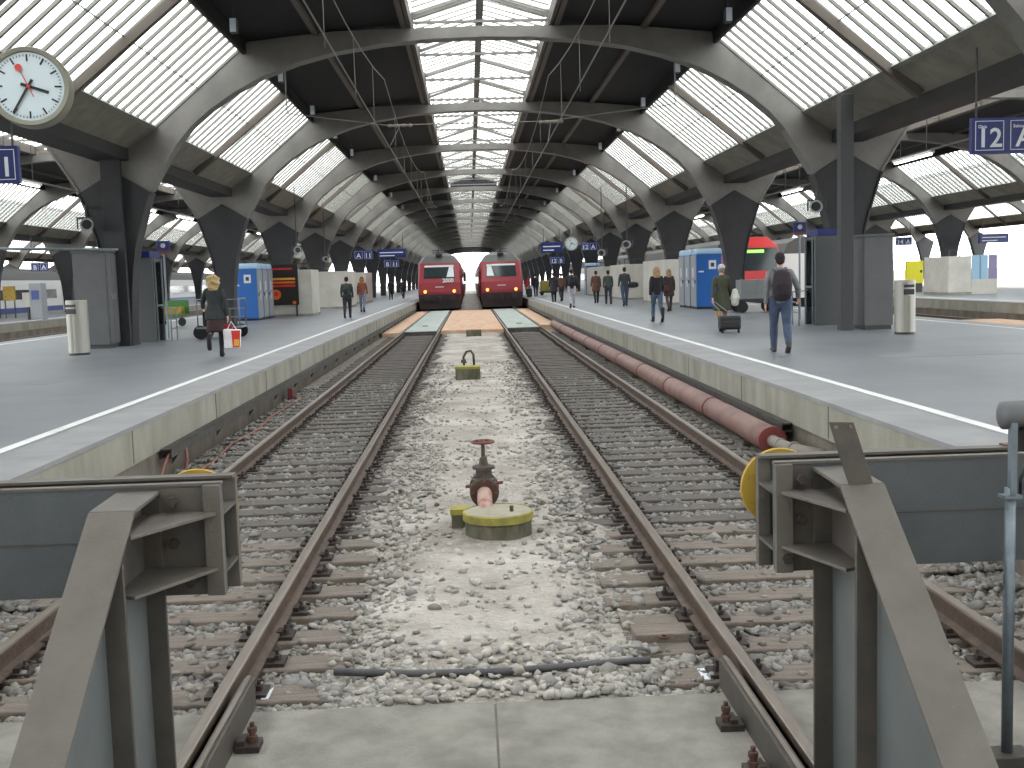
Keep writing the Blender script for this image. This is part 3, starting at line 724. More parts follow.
# upright plate on the right stop
def loc(x, y): return (x - 2.24, y - 4.6)
p = [(1.335, 1.705), (1.43, 1.70), (1.505, 1.465), (1.41, 1.465)]
tp = MB().prism([(x - 2.24, z) for x, z in p], 4.07 - 4.6, 4.08 - 4.6, 'y').build('tag_plate', 'stop_dark', R, bevel=.002); tp['label'] = 'tilted upright steel plate with two rivets'
for x in (1.36, 1.415): MB().lathe([(.007, 0), (.007, .006)], (x - 2.24, 4.06 - 4.6, 1.685), 'y', 8).build('rivet', 'rail_top', R)
MB().box(2.3 - 2.24, 3.2 - 2.24, 4.655 - 4.6, 4.705 - 4.6, 1.482, 1.496).build('red_edge', 'redpaint', R)
MB().tube([(-1.52 + 2.11, -1.0, .75), (-1.5 + 2.11, -1.75, .02)], .016, 8).build('side_conduit', 'stop_dark', L)

# signal post at right
t = thing('signal_post', 'thin galvanised post carrying a round grey lamp housing, by the right buffer stop', 'signal', (2.1, 4.2, .02))
MB().box(-.09, .09, -.06, .06, .0, .3).build('foot_bracket', 'stop_dark', t, bevel=.004)
MB().tube([(0, 0, .28), (0, 0, 1.38)], .022, 12).build('post', 'galv', t, smooth=True)
MB().box(-.012, .012, -.03, .0, 1.36, 1.68).build('upper_bracket', 'galv', t)
MB().box(-.035, .035, -.03, .03, 1.34, 1.352).build('clamp', 'galv', t)
MB().lathe([(.03, -.10), (.055, -.09), (.058, .02), (.064, .03), (.064, .06), (.001, .065)], (.065, .02, 1.665), 'x', 24).build('lamp_housing', 'cab', t, smooth=True)
MB().tube([(.07, -.03, 1.6), (.06, -.04, 1.5), (.025, -.03, 1.42), (.03, -.02, 1.36)], .007, 6).build('lead', 'black', t, smooth=True)
MB().box(.03, .12, -.05, .05, 1.53, 1.62).build('terminal_box', 'black', t)

# ------------------------------------------------------------------ platform furniture
def cabinet(x0, x1, y0, y1, zt, face, label):
    t = thing('utility_cabinet', label, 'cabinet', ((x0 + x1) / 2, (y0 + y1) / 2, PZ))
    w, d = (x1 - x0) / 2, (y1 - y0) / 2; h = zt - PZ
    MB().box(-w + .03, w - .03, -d + .03, d - .03, 0, .1).build('plinth', 'cab_dark', t)
    MB().box(-w, w, -d, d, .1, h - .06).build('body', 'cab', t, bevel=.006)
    MB().box(-w - .03, w + .03, -d - .03, d + .03, h - .06, h).build('top', 'cab', t, bevel=.006)
    for k in (-1, 1):
        dr = MB().box(face * w, face * (w + .02), k * .01, k * (d - .03), .14, h - .1).build('door', 'cab', t, bevel=.004)
        MB().box(face * (w + .02), face * (w + .05), k * .1 - .02, k * .1 + .02, h * .5, h * .5 + .14).build('handle', 'steel', dr)
cabinet(-10.2, -9.37, 28.85, 29.7, 3.31, 1, 'tall grey double door cabinet on the left platform behind the steel bin')
cabinet(9.5, 10.2, 26.3, 28.0, 3.07, -1, 'tall grey double door cabinet on the right platform beside the square post')

# square posts
tag(MB().box(-9.64, -9.12, 29.75, 29.9, PZ, H(3.68)).build('square_duct_post', 'column', bevel=.01), 'dark square post running up to the roof behind the left cabinet', 'post')
tag(MB().box(8.93, 9.24, 26.3, 26.6, PZ, EYE + 4.1).build('square_duct_post', 'cab_dark', bevel=.01), 'slim grey square post in front of the right cabinet reaching the roof', 'post')

def bin_(x, y, h, r, label):
    t = thing('litter_bin', label, 'bin', (x, y, PZ))
    MB().lathe([(r * .96, 0), (r * .96, .05)], n=32).build('foot', 'black', t)
    MB().lathe([(r, .05), (r, h - .03), (r * .96, h), (.001, h)], n=40).build('body', 'steel', t, smooth=False)
    MB().box(-r * .5, r * .5, -r - .008, -r * .8, h - .16, h - .10).build('slot', 'black', t)
    MB().box(-r * .5, r * .5, -r - .008, -r * .8, h - .32, h - .20).build('slot', 'black', t)
    MB().box(-.03, .03, -r - .004, -r * .9, .06, h - .34).build('seam', 'clock_case', t)
    t.rotation_euler.z = -.3 if x < 0 else 0.05
bin_(-9.3, 26.4, 1.29, .245, 'round brushed steel litter bin standing before the cabinet, left platform')
bin_(9.65, 24.2, 1.2, .225, 'round brushed steel litter bin standing before the cabinet, right platform')

def booth(x0, x1, y0, y1, s, label):
    t = thing('phone_booth', label, 'phone booth', ((x0 + x1) / 2, y0, PZ)); w = (x1 - x0) / 2; d = y1 - y0; h = 2.38
    MB().box(-w, w, 0, .08, 0, h).build('side_panel', 'booth', t, bevel=.01)
    MB().box(-w, w, d - .08, d, 0, h).build('side_panel', 'booth', t, bevel=.01)
    MB().box(-s * w, -s * (w - .06), 0, d, 0, h).build('back_panel', 'booth', t)
    MB().box(-w * .9, w * .9, 0.1, d - .1, h - .12, h - .02).build('roof_panel', 'booth', t)
    MB().box(-w * .8, w * .8, -.02, d, h, h + .18).build('header_sign', 'blue_sign', t, bevel=.01)
    MB().box(-s * (w - .06), -s * (w - .3), .3, d - .3, 1.0, 1.7).build('telephone', 'steel', t, bevel=.02)
    MB().box(s * (w - .03), s * w, .1, d - .1, .5, h - .1).build('glass_door', 'glass', t)
    fr = MB()
    for yy in (.15, d - .2): fr.box(s * w, s * (w + .03), yy, yy + .05, 0, h)
    fr.box(s * w, s * (w + .03), .15, d - .15, 1.0, 1.05); fr.build('door_frame', 'galv', t)
    rl = MB().tube([(s * (w + .35), .3, 0), (s * (w + .35), .3, .9), (s * (w + .1), .3, .95)], .02, 6).tube([(s * (w + .35), .9, 0), (s * (w + .35), .9, .9), (s * (w + .1), .9, .95)], .02, 6)
    for z in (.35, .62, .9): rl.tube([(s * (w + .35), .3, z), (s * (w + .35), .9, z)], .018, 6)
    rl.build('side_rail', 'galv', t)
booth(-9.5, -8.92, 31.5, 32.5, 1, 'grey phone booth with blue header sign behind the left cabinet')
booth(9.15, 9.82, 29.0, 29.95, -1, 'grey phone booth with blue header sign behind the right cabinet')
def cube_sign(x, y, z, label):
    t = thing('phone_sign', label, 'sign', (x, y, z))
    MB().box(-.19, .19, -.05, .05, -.05, .24).build('panel', 'blue_sign', t, bevel=.01)
    MB().box(-.19, .19, -.052, .052, -.14, -.05).build('stripe', 'redpaint', t)
    MB().lathe([(.07, 0), (.07, .012), (.04, .012), (.04, 0)], (0, -.065, .1), 'y', 20).build('symbol', 'sign_white', t)
    MB().tube([(0, 0, -.14), (0, 0, PZ - z)], .03, 8).build('pole', 'galv', t)
cube_sign(-9.15, 33.6, 3.45, 'blue and red square phone sign on a thin pole, left platform')
cube_sign(10.0, 33.2, 3.45, 'blue and red square phone sign on a thin pole, right platform')

# portable toilets
def toilet(x, y, s, label, group=None):
    t = thing('portable_toilet', label, 'toilet', (x, y, PZ), group=group); w, d = .53, .56
    MB().box(-w, w, -d, d, .08, 2.25).build('cabin', 'toilet_blue', t, bevel=.03)
    MB().box(-w, w, -d, d, 0, .08).build('skid', 'black', t)
    ro = MB().prism([(-d, 2.22), (d, 2.22), (d, 2.35), (d * .8, 2.47), (-d * .8, 2.47), (-d, 2.35)], -w - .01, w + .01, 'x').build('roof', 'toilet_roof', t, bevel=.06)
    dr = MB().box(s * w, s * (w + .03), -d + .02, d - .02, .1, 2.2).build('door', 'toilet_grey', t, bevel=.01)
    MB().box(s * (w + .03), s * (w + .04), -.08, .08, 1.3, 1.7).build('notice', 'sign_white', dr); MB().box(s * (w + .03), s * (w + .04), -.06, .06, .9, 1.15).build('notice', 'sign_white', dr)
    MB().box(s * (w + .03), s * (w + .06), -d + .1, -d + .16, 1.05, 1.2).build('handle', 'black', dr)
    gr = MB()
    for z in (.75, 1.2, 1.65): gr.box(-w + .05, w - .05, -d - .006, -d, z, z + .02)
    gr.build('moulded_rib', 'toilet_blue', t)
    MB().box(-.02, .28, -d - .012, -d, 1.62, 1.98).build('label_plate', 'sign_white', t)
    MB().box(.06, .20, -d - .018, -d - .01, 1.72, 1.88).build('label_print', 'cab_dark', t)
    MB().box(-w + .08, -w + .3, -d - .012, -d, 1.5, 1.56).build('label_plate', 'sign_white', t)
for k, nm in enumerate(('nearest', 'middle', 'farthest')):
    toilet(-9.72, 48.6 + k * 1.3, 1, f'{nm} of three blue portable toilets with grey doors, left platform')
    toilet(9.80, 45.5 + k * 1.3, -1, f'{nm} of three blue portable toilets with grey doors, right platform')
toilet(9.6, 86.5, -1, 'lone blue portable toilet past the white enclosures, right platform')

# white enclosures round the columns
def block(x0, x1, y0, y1, h, label, glass=None):
    t = thing('column_enclosure', label, 'wall enclosure', ((x0 + x1) / 2, (y0 + y1) / 2, PZ)); w, d = (x1 - x0) / 2, (y1 - y0) / 2
    MB().box(-w, w, -d, -d + .15, 0, h).box(-w, w, d - .15, d, 0, h).box(-w, -w + .15, -d + .15, d - .15, 0, h).box(w - .15, w, -d + .15, d - .15, 0, h).build('panel_wall', 'white_wall', t)
    MB().box(-w - .02, w + .02, -d - .02, d + .02, 0, .12).build('plinth', 'concrete', t)
    rl = MB()
    for xx in (-w + .05, 0, w - .05): rl.box(xx - .02, xx + .02, -d + .04, -d + .08, h, h + .3)
    rl.box(-w, w, -d + .04, -d + .08, h + .28, h + .32); rl.build('top_rail', 'cab_dark', t)
    if glass:
        for k in range(2): MB().box(w + .1 + k * .35, w + .4 + k * .35, -d, -d + .06, .9, h).build('coloured_panel', glass, t)
    return t
block(-10.1, -7.45, 52.2, 54.8, 2.18, 'white panelled enclosure carrying the black poster, left platform')
block(-10.0, -7.35, 65.5, 71.5, 2.2, 'middle white panelled enclosure behind the walking couple, left platform')
block(-10.0, -7.4, 78.5, 84, 2.2, 'farthest white panelled enclosure on the left platform')
block(9.2, 11.4, 52.0, 58.5, 2.15, 'white panelled enclosure just behind the right hand toilets')
block(9.1, 10.3, 65, 71.5, 2.1, 'middle white panelled enclosure with blue glass, right platform', 'pale_blue')
block(8.9, 10.6, 77.5, 84, 2.1, 'farthest white panelled enclosure on the right platform')
# poster
t = thing('advert_poster', 'black poster with orange and yellow stripes and an orange disc, by the left toilets', 'poster', (-8.9, 52.0, PZ))
MB().box(-.9, -.82, .08, .14, 0, .56).build('foot', 'cab_dark', t); MB().box(.7, .78, .08, .14, 0, .56).build('foot', 'cab_dark', t)
MB().box(-.95, .85, .06, .16, .55, 2.45).build('board', 'poster_black', t, bevel=.01)
for z, m in ((1.72, 'poster_yellow'), (1.56, 'poster_orange'), (1.40, 'poster_red')): MB().box(-.5, .72, .03, .062, z, z + .1).build('stripe', m, t)
MB().lathe([(.24, 0), (.24, .02)], (-.2, .035, 1.05), 'y', 28).build('disc', 'poster_orange', t)
MB().lathe([(.1, 0), (.1, .02)], (-.18, .028, 1.08), 'y', 20).build('disc_centre', 'poster_red', t)
MB().lathe([(.08, 0), (.08, .02)], (.65, .035, .66), 'y', 16).build('small_disc', 'poster_orange', t)
MB().box(-.8, .6, .05, .062, 2.2, 2.28).build('headline', 'poster_red', t)

# far right platform furniture
t = block(24.0, 25.15, 54.6, 57.6, 1.92, 'white enclosure with blue glass panels on the platform far right')
MB().box(.62, 1.0, -1.5, -1.42, .75, 1.95).build('coloured_panel', 'pale_blue', t); MB().box(1.05, 1.43, -1.5, -1.42, .75, 1.95).build('coloured_panel', 'pale_blue', t)
MB().box(1.48, 1.9, -1.5, -1.42, .75, 1.95).build('coloured_panel', 'lilac', t)
MB().box(.6, 1.9, -1.48, -1.42, 0, .75).build('lower_panel', 'white_wall', t)
t = thing('notice_case', 'bright yellow notice case on the platform far right', 'notice case', (25.5, 62.6, PZ))
MB().box(-.5, .5, -.1, .1, .5, 1.78).build('case', 'yellow_bright', t, bevel=.02); MB().box(-.45, .45, -.08, .08, 0, .5).build('base', 'cab_dark', t)
MB().box(.3, .42, -.13, -.1, 1.1, 1.25).build('lock', 'black', t)
t = block(24.2, 24.95, 64.2, 66, 1.9, 'low pale enclosure beside the yellow notice case, far right')
# far left furniture
t = thing('notice_case', 'ochre yellow notice case on the platform far left', 'notice case', (-27.1, 66, PZ))
MB().box(-.35, .35, -.08, .08, 1.05, 1.9).build('case', 'yellow', t, bevel=.02); MB().box(-.3, -.25, -.04, .04, 0, 1.05).box(.25, .3, -.04, .04, 0, 1.05).build('leg_frame', 'cab_dark', t)
t = thing('ticket_machine', 'pale grey ticket machine on the platform far left', 'ticket machine', (-23.9, 62, PZ))
MB().box(-.33, .33, -.4, .4, 0, 2.0).build('body', 'toilet_grey', t, bevel=.03); MB().box(-.2, .2, -.43, -.4, 1.1, 1.6).build('screen', 'train_blue', t); MB().box(-.75, -.36, -.3, .3, .7, 1.5).build('side_unit', 'white_wall', t); MB().box(-.6, -.5, -.1, .1, 0, .7).build('side_unit_foot', 'cab_dark', t)
tag(MB().lathe([(.2, 0), (.17, .1), (.1, .6), (.05, 1.05), (.001, 1.1)], (-23.3, 54, PZ), 'z', 20).build('traffic_cone', 'train_white', smooth=True), 'white cone standing near the edge of the platform far left', 'cone')

# ------------------------------------------------------------------ luggage wagons
def wagon(x, y, label, body, rz=0, green=False):
    t = thing('luggage_wagon', label, 'luggage wagon', (x, y, PZ), rz)
    MB().box(-.8, .8, -.5, .5, .42, .5).build('chassis', 'black', t)
    mb = MB()
    for k in range(4): mb.box(-.6, .6, -.48, -.45, .50 + k * .18, .64 + k * .18)
    for xx in (-.6, 0, .6): mb.box(xx - .03, xx + .03, -.5, -.44, .5, 1.22)
    mb.prism([(-.55, .5), (-.5, .5), (.55, 1.18), (.5, 1.18)], -.51, -.48, 'y')
    mb.build('slatted_side', body, t)
    MB().box(-.58, .58, -.44, .46, .5, 1.18).build('crate', body, t, bevel=.02)
    for sx in (-.55, .55):
        for sy in (-.42, .42):
            MB().lathe([(.1, 0), (.2, .01), (.21, .05), (.2, .09), (.1, .1)], (sx, sy - .05, .21), 'y', 20).build('wheel', 'tyre', t)
    MB().tube([(-.8, 0, .45), (-1.3, 0, .5), (-1.35, 0, .95)], .025, 8).build('drawbar', 'black', t)
wagon(10.35, 39.9, 'grey luggage wagon on black wheels behind the woman in the green coat', 'cart')
t = thing('baggage_cart', 'low baggage cart with black wheels beside the blonde woman on the left', 'cart', (-7.35, 32.6, PZ))
MB().box(-.6, .7, -.5, .5, .3, .36).build('deck', 'cart', t, bevel=.01)
for sx in (-.5, .5):
    for sy in (-.45, .45): MB().lathe([(.08, 0), (.19, .01), (.2, .05), (.19, .1), (.08, .11)], (sx, sy - .05, .2), 'y', 20).build('wheel', 'tyre', t)
fr = MB()
for sx in (-.55, .65): fr.tube([(sx, -.45, .35), (sx, -.45, 1.15), (sx, .45, 1.15), (sx, .45, .35)], .022, 8)
for z in (.6, .85, 1.12): fr.tube([(-.55, .45, z), (.65, .45, z)], .018, 6)
fr.build('hoop_frame', 'cart', t, smooth=True)
MB().box(-.45, .25, -.35, .35, .36, .85).build('load', 'black', t, bevel=.06)
t = thing('baggage_cart', 'small green framed cart beyond the phone booth on the left', 'cart', (-11.6, 43.5, PZ)); t.scale = (.75, .75, .85)
MB().box(-.7, .7, -.4, .4, .5, .58).box(-.7, .7, .36, .4, .58, 1.2).build('frame', 'green_cart', t); MB().box(-.5, .5, -.3, .3, .58, .9).build('load', 'yellow', t, bevel=.03)
for sx in (-.5, .5): MB().lathe([(.15, 0), (.2, .02), (.2, .08), (.15, .1)], (sx, -.4, .22), 'y', 16).build('wheel', 'tyre', t)

# ------------------------------------------------------------------ clocks
def clock(x, y, z, R_, label, rz=0, box=True):
    t = thing('station_clock', label, 'clock', (x, y, z), rz)
    MB().lathe([(R_ * .86, -.0), (R_ * .9, -.05), (R_, -.06), (R_ * 1.03, -.02), (R_ * 1.03, .30), (R_ * .96, .34), (.001, .35)], axis='y', n=56).build('case', 'clock_case', t, smooth=False)
    f = MB().lathe([(R_ * .88, -.02), (R_ * .88, -.01)], axis='y', n=56).build('dial', 'clock_face', t)
    mk = MB()
    def bar_(mb, ang, r0, r1, w0, w1, y0_, y1_):
        c, s_ = math.cos(ang), math.sin(ang)        # ang measured clockwise from 12
        def pt(r, o): return (r * math.sin(ang) + o * math.cos(ang), r * math.cos(ang) - o * math.sin(ang))
        mb.prism([pt(r0, -w0), pt(r1, -w1), pt(r1, w1), pt(r0, w0)], y0_, y1_, 'y')
    for k in range(60):
        if k % 5 == 0: bar_(mk, k * PI / 30, R_ * .64, R_ * .82, R_ * .022, R_ * .022, -.028, -.02)
        else: bar_(mk, k * PI / 30, R_ * .77, R_ * .82, R_ * .009, R_ * .009, -.028, -.02)
    mk.build('minute_track', 'hand_black', f)
    hh = MB(); bar_(hh, 2 * PI * (3 + 35 / 60) / 12, -R_ * .2, R_ * .52, R_ * .04, R_ * .034, -.038, -.032); hh.build('hour_hand', 'hand_black', t)
    mh = MB(); bar_(mh, 2 * PI * 35.2 / 60, -R_ * .2, R_ * .80, R_ * .036, R_ * .026, -.046, -.040); mh.build('minute_hand', 'hand_black', t)
    sh = MB(); a = 2 * PI * 56 / 60; bar_(sh, a, -R_ * .3, R_ * .52, R_ * .012, R_ * .01, -.054, -.048)
    sh.lathe([(R_ * .09, 0), (R_ * .09, .006)], (R_ * .52 * math.sin(a), -.055, R_ * .52 * math.cos(a)), 'y', 20)
    sh.lathe([(R_ * .04, 0), (R_ * .04, .008)], (0, -.056, 0), 'y', 16); sh.build('second_hand', 'hand_red', t)
    return t
ck = clock(-6.47, 17.0, 5.33, .57, 'large round white station clock with red second hand at top left', rz=.16)
MB().tube([(0, .3, -.05), (-.5, .4, -.02), (-2.9, .5, .42)], .05, 10).build('wall_arm', 'clock_case', ck)
ck = clock(7.42, 80, 4.62, .5, 'small distant round clock hanging between blue signs over the right platform')
MB().tube([(0, .15, .45), (0, .15, 1.0)], .04, 8).build('hanger', 'clock_case', ck)

# ------------------------------------------------------------------ signs
def sign(x, y, z, items, label, unit=.68, bar_up=1.6, name='platform_sign', size=.5):
    """items: list of (small text, large text)"""
    n = len(items); t = thing(name, label, 'sign', (x, y, z))
    W = unit * n
    MB().box(0, W, 0, .12, 0, unit).build('case', 'blue_sign', t, bevel=.008)
    for k, (sm, bg) in enumerate(items):
        x0 = k * unit; o = .06
        fr = MB()
        for (a, b, c, d) in ((o, unit - o, o, o + .012), (o, unit - o, unit - o - .012, unit - o), (o, o + .012, o, unit - o), (unit - o - .012, unit - o, o, unit - o)):
            fr.box(x0 + a, x0 + b, -.006, .0, c, d)
        fr.build('border', 'sign_white', t)
        if bg: text(bg, 'numeral', 'sign_white', t, size * unit / .68, (x0 + unit / 2, -.004, .13 * unit / .68), align='CENTER', bold=.007)
        if sm: text(sm, 'small_word', 'sign_white', t, .085 * unit / .68, (x0 + .11, -.004, unit - .19), bold=.001)
    MB().tube([(.1, .06, unit), (.1, .06, bar_up)], .02, 8).tube([(W - .1, .06, unit), (W - .1, .06, bar_up)], .02, 8).build('hanger', 'cab_dark', t)
    return t
sign(9.2, 20, 4.27, [('Gleis', '12'), ('Sektor', 'A')], 'blue hanging sign reading Gleis 12 beside Sektor A, at right', .65, 1.9)
sign(-9.19, 20, 4.21, [('Sektor', 'A'), ('Gleis', '11')], 'blue hanging sign ending in 11 below the large clock at left', .65, 1.9)
def board(x, y, z, w, h, label, lines=2, rods=1.0):
    t = thing('destination_board', label, 'sign', (x, y, z))
    MB().box(0, w, 0, .2, 0, h).build('case', 'blue_sign', t, bevel=.01)
    m = MB()
    for k in range(lines): m.box(.15, w * (.9 if k else .6), -.01, 0, h * (.2 + .35 * k), h * (.3 + .35 * k))
    m.build('text_row', 'sign_white', t)
    MB().tube([(.2, .1, h), (.2, .1, h + rods)], .03, 6).tube([(w - .2, .1, h), (w - .2, .1, h + rods)], .03, 6).build('hanger', 'cab_dark', t)
    return t
sign(8.1, 79.8, 4.08, [('', '12'), ('', 'A')], 'small distant blue sign reading 12 A right of the hanging clock', .58, 1.3)
board(5.2, 80, 4.0, 1.55, .75, 'distant blue destination board left of the hanging clock', 2, 1.0)
sign(6.7, 92, 3.3, [('', '12'), ('', 'B')], 'small blue sign hanging below and beyond the distant clock', .62, 2.0)
sign(-7.56, 73, 3.75, [('', 'A'), ('', '11')], 'distant blue sign reading A 11 over the left platform', .62, 1.3)
board(-6.5, 79, 3.95, 2.0, .62, 'distant blue destination board over the left platform near the train', 2, 1.0)
sign(-6.95, 90, 3.4, [('', 'B'), ('', '11')], 'small blue sign below the distant left destination board', .62, 2.0)
board(30.9, 66, 3.52, 1.8, .55, 'wide blue destination board over the platform far right', 2, 1.0)
sign(28.9, 74, 3.68, [('', '14'), ('', 'A')], 'blue sign over the platform far right behind the grey cabinet', .55, 1.8)
sign(-25.75, 66, 3.5, [('', 'B'), ('', 'A')], 'small blue sign with letters B A over the platform far left', .5, 2.0)
sign(13.3, 58, 3.9, [('', '13'), ('', 'A')], 'blue sign hanging beside the bright red train front', .62, 1.6)
# long horizontal rod carrying signs at left
tag(MB().tube([(-16, 28.8, 3.56), (-9.0, 28.8, 3.30)], .035, 8).build('support_rod', 'galv', smooth=True), 'long thin horizontal rod reaching from the left cabinet to the frame edge', 'rod')

# ------------------------------------------------------------------ loudspeakers / cameras on the columns
def horn(x, y, z, label, sc=1):
    t = thing('loudspeaker', label, 'loudspeaker', (x, y, z), .35 if x < 0 else -.35); t.scale = (sc, sc, sc)
    MB().lathe([(.12, .5), (.16, .3), (.17, .0), (.125, .0), (.11, .12), (.001, .14)], axis='y', n=28).build('horn', 'toilet_grey', t, smooth=False)
    MB().lathe([(.115, .06), (.11, .07)], axis='y', n=24).build('grille', 'black', t)
    s = 1 if x < 0 else -1
    MB().box(-.24, .24, .2, .3, .15, .2).box(-.24, -.2, .2, .3, -.1, .2).box(.2, .24, .2, .3, -.1, .2).tube([(0, .25, .2), (0, .25, .5 if y < 40 else 2.9), (0, 1.1 if y < 40 else .26, .5 if y < 40 else 3.0)], .025, 8).build('bracket', 'cab_dark', t)
horn(-9.85, 29.1, 3.98, 'grey horn loudspeaker left of the first column, left platform')
horn(9.21, 29.1, 3.92, 'grey horn loudspeaker left of the first column, right platform')
horn(-7.97, 52.0, 3.87, 'pale horn loudspeaker above the black poster', 1.0)
horn(-8.23, 64, 3.67, 'small pale horn loudspeaker above the middle left enclosure', .9)
horn(8.54, 60, 3.9, 'pale horn loudspeaker near the middle right enclosure', 1.3)
horn(7.88, 66, 3.6, 'small horn loudspeaker above the farthest right enclosure', 1.3)

# floodlights under the knee
for k in range(12):
    yy = 26.3 + k * 6.4
    for s in (-1, 1):
        t = thing('spot_lamp', f'small pale box lamp hanging in a row along the {"left" if s<0 else "right"} edge of the dark roof', 'lamp', (HC + s * 5.75, yy, H(6.22)), group=f'box lamps along the {"left" if s<0 else "right"} roof edge')
        MB().box(-.08, .08, -.12, .12, -.16, .16).build('housing', 'cab_dark', t, bevel=.01)
        MB().box(-.07, .07, -.135, -.12, -.15, .15).build('lens', 'lamp_glass', t)
        MB().tube([(0, 0, .16), (0, 0, .5)], .02, 6).build('hanger', 'cab_dark', t)
# fluorescent lamps over the outer edges
for s, X in ((-1, -13.4), (1, 13.8)):
    for k in range(9):
        yy = 32.6 + k * 6.4
        t = thing('tube_lamp', f'twin fluorescent tube lamp in the row beyond the {"left" if s<0 else "right"} platform columns', 'lamp', (X, yy, H(3.42)), group=f'tube lamps beyond the {"left" if s<0 else "right"} platform')
        MB().box(-.08, .08, 0, 2.9, .03, .1).build('housing', 'white_wall', t)
        MB().tube([(0, .05, 0), (0, 1.4, 0)], .03, 8).build('tube', 'tube', t); MB().tube([(0, 1.5, 0), (0, 2.85, 0)], .03, 8).build('tube', 'tube', t)
        MB().tube([(0, .4, .1), (0, .4, 1.6)], .012, 5).tube([(0, 2.4, .1), (0, 2.4, 1.6)], .012, 5).build('hanger', 'cab_dark', t)
    tag(MB().box(X - .05, X + .05, 24, 100, H(3.52), H(3.58)).build('lamp_rail', 'gutter'), f'long dark rail carrying the tube lamps beyond the {"left" if s<0 else "right"} platform', 'lamp rail')

# ------------------------------------------------------------------ overhead line
for X, nm in ((-2.12, 'left'), (2.3, 'right')):
    t = thing('overhead_line', f'overhead contact wire and messenger wire above the {nm} track', 'overhead line', (X, 0, 0))
    MB().tube([(0, 12, EYE + 3.82), (0, 76, EYE + 3.55)], .016, 6).build('contact_wire', 'wire', t)
    pts = []; 
    for i in range(0, 3):
        ya = 4.7 + 25.6 * i
        for k in range(8): u = k / 8; pts.append((0, ya + 25.6 * u, EYE + 5.4 - 4 * u * (1 - u) * .72))
    MB().tube(pts, .012, 6).build('messenger_wire', 'wire', t)
    for i in range(3):
        for u in (.15, .32, .5, .68, .85):
            yy = 4.7 + 25.6 * (i + u)
            if yy < 12.5 or yy > 75: continue
            MB().tube([(0, yy, EYE + 3.62), (0, yy, EYE + 5.4 - 4 * u * (1 - u) * .72)], .006, 5).build('dropper', 'wire', t)
t = thing('cross_span', 'cross span wire with insulators holding both overhead lines', 'span wire', (HC, 31.2, 0))
MB().tube([(-5.4, 0, H(4.9)), (-2.7, 0, H(4.5)), (1.8, 0, H(4.5)), (5.4, 0, H(4.9))], .014, 6).build('span_wire', 'wire', t)
for sx in (-2.3, 1.9): MB().lathe([(.02, -.35), (.05, -.3), (.03, -.2), (.05, -.1), (.03, 0), (.05, .1), (.03, .2), (.05, .3), (.02, .35)], (sx, 0, H(4.48)), 'x', 10).build('insulator', 'pipe_grey', t)
MB().tube([(-2.62, 0, H(3.85)), (-2.3, 0, H(4.48))], .012, 5).build('steady_arm', 'wire', t)
MB().tube([(1.8, 0, H(3.85)), (1.9, 0, H(4.48))], .012, 5).build('steady_arm', 'wire', t)
MB().tube([(-5.4, 0, H(4.9)), (-5.4, 0, H(6.6))], .02, 5).build('drop_rod', 'wire', t)
MB().tube([(5.4, 0, H(4.9)), (5.4, 0, H(6.6))], .02, 5).build('drop_rod', 'wire', t)

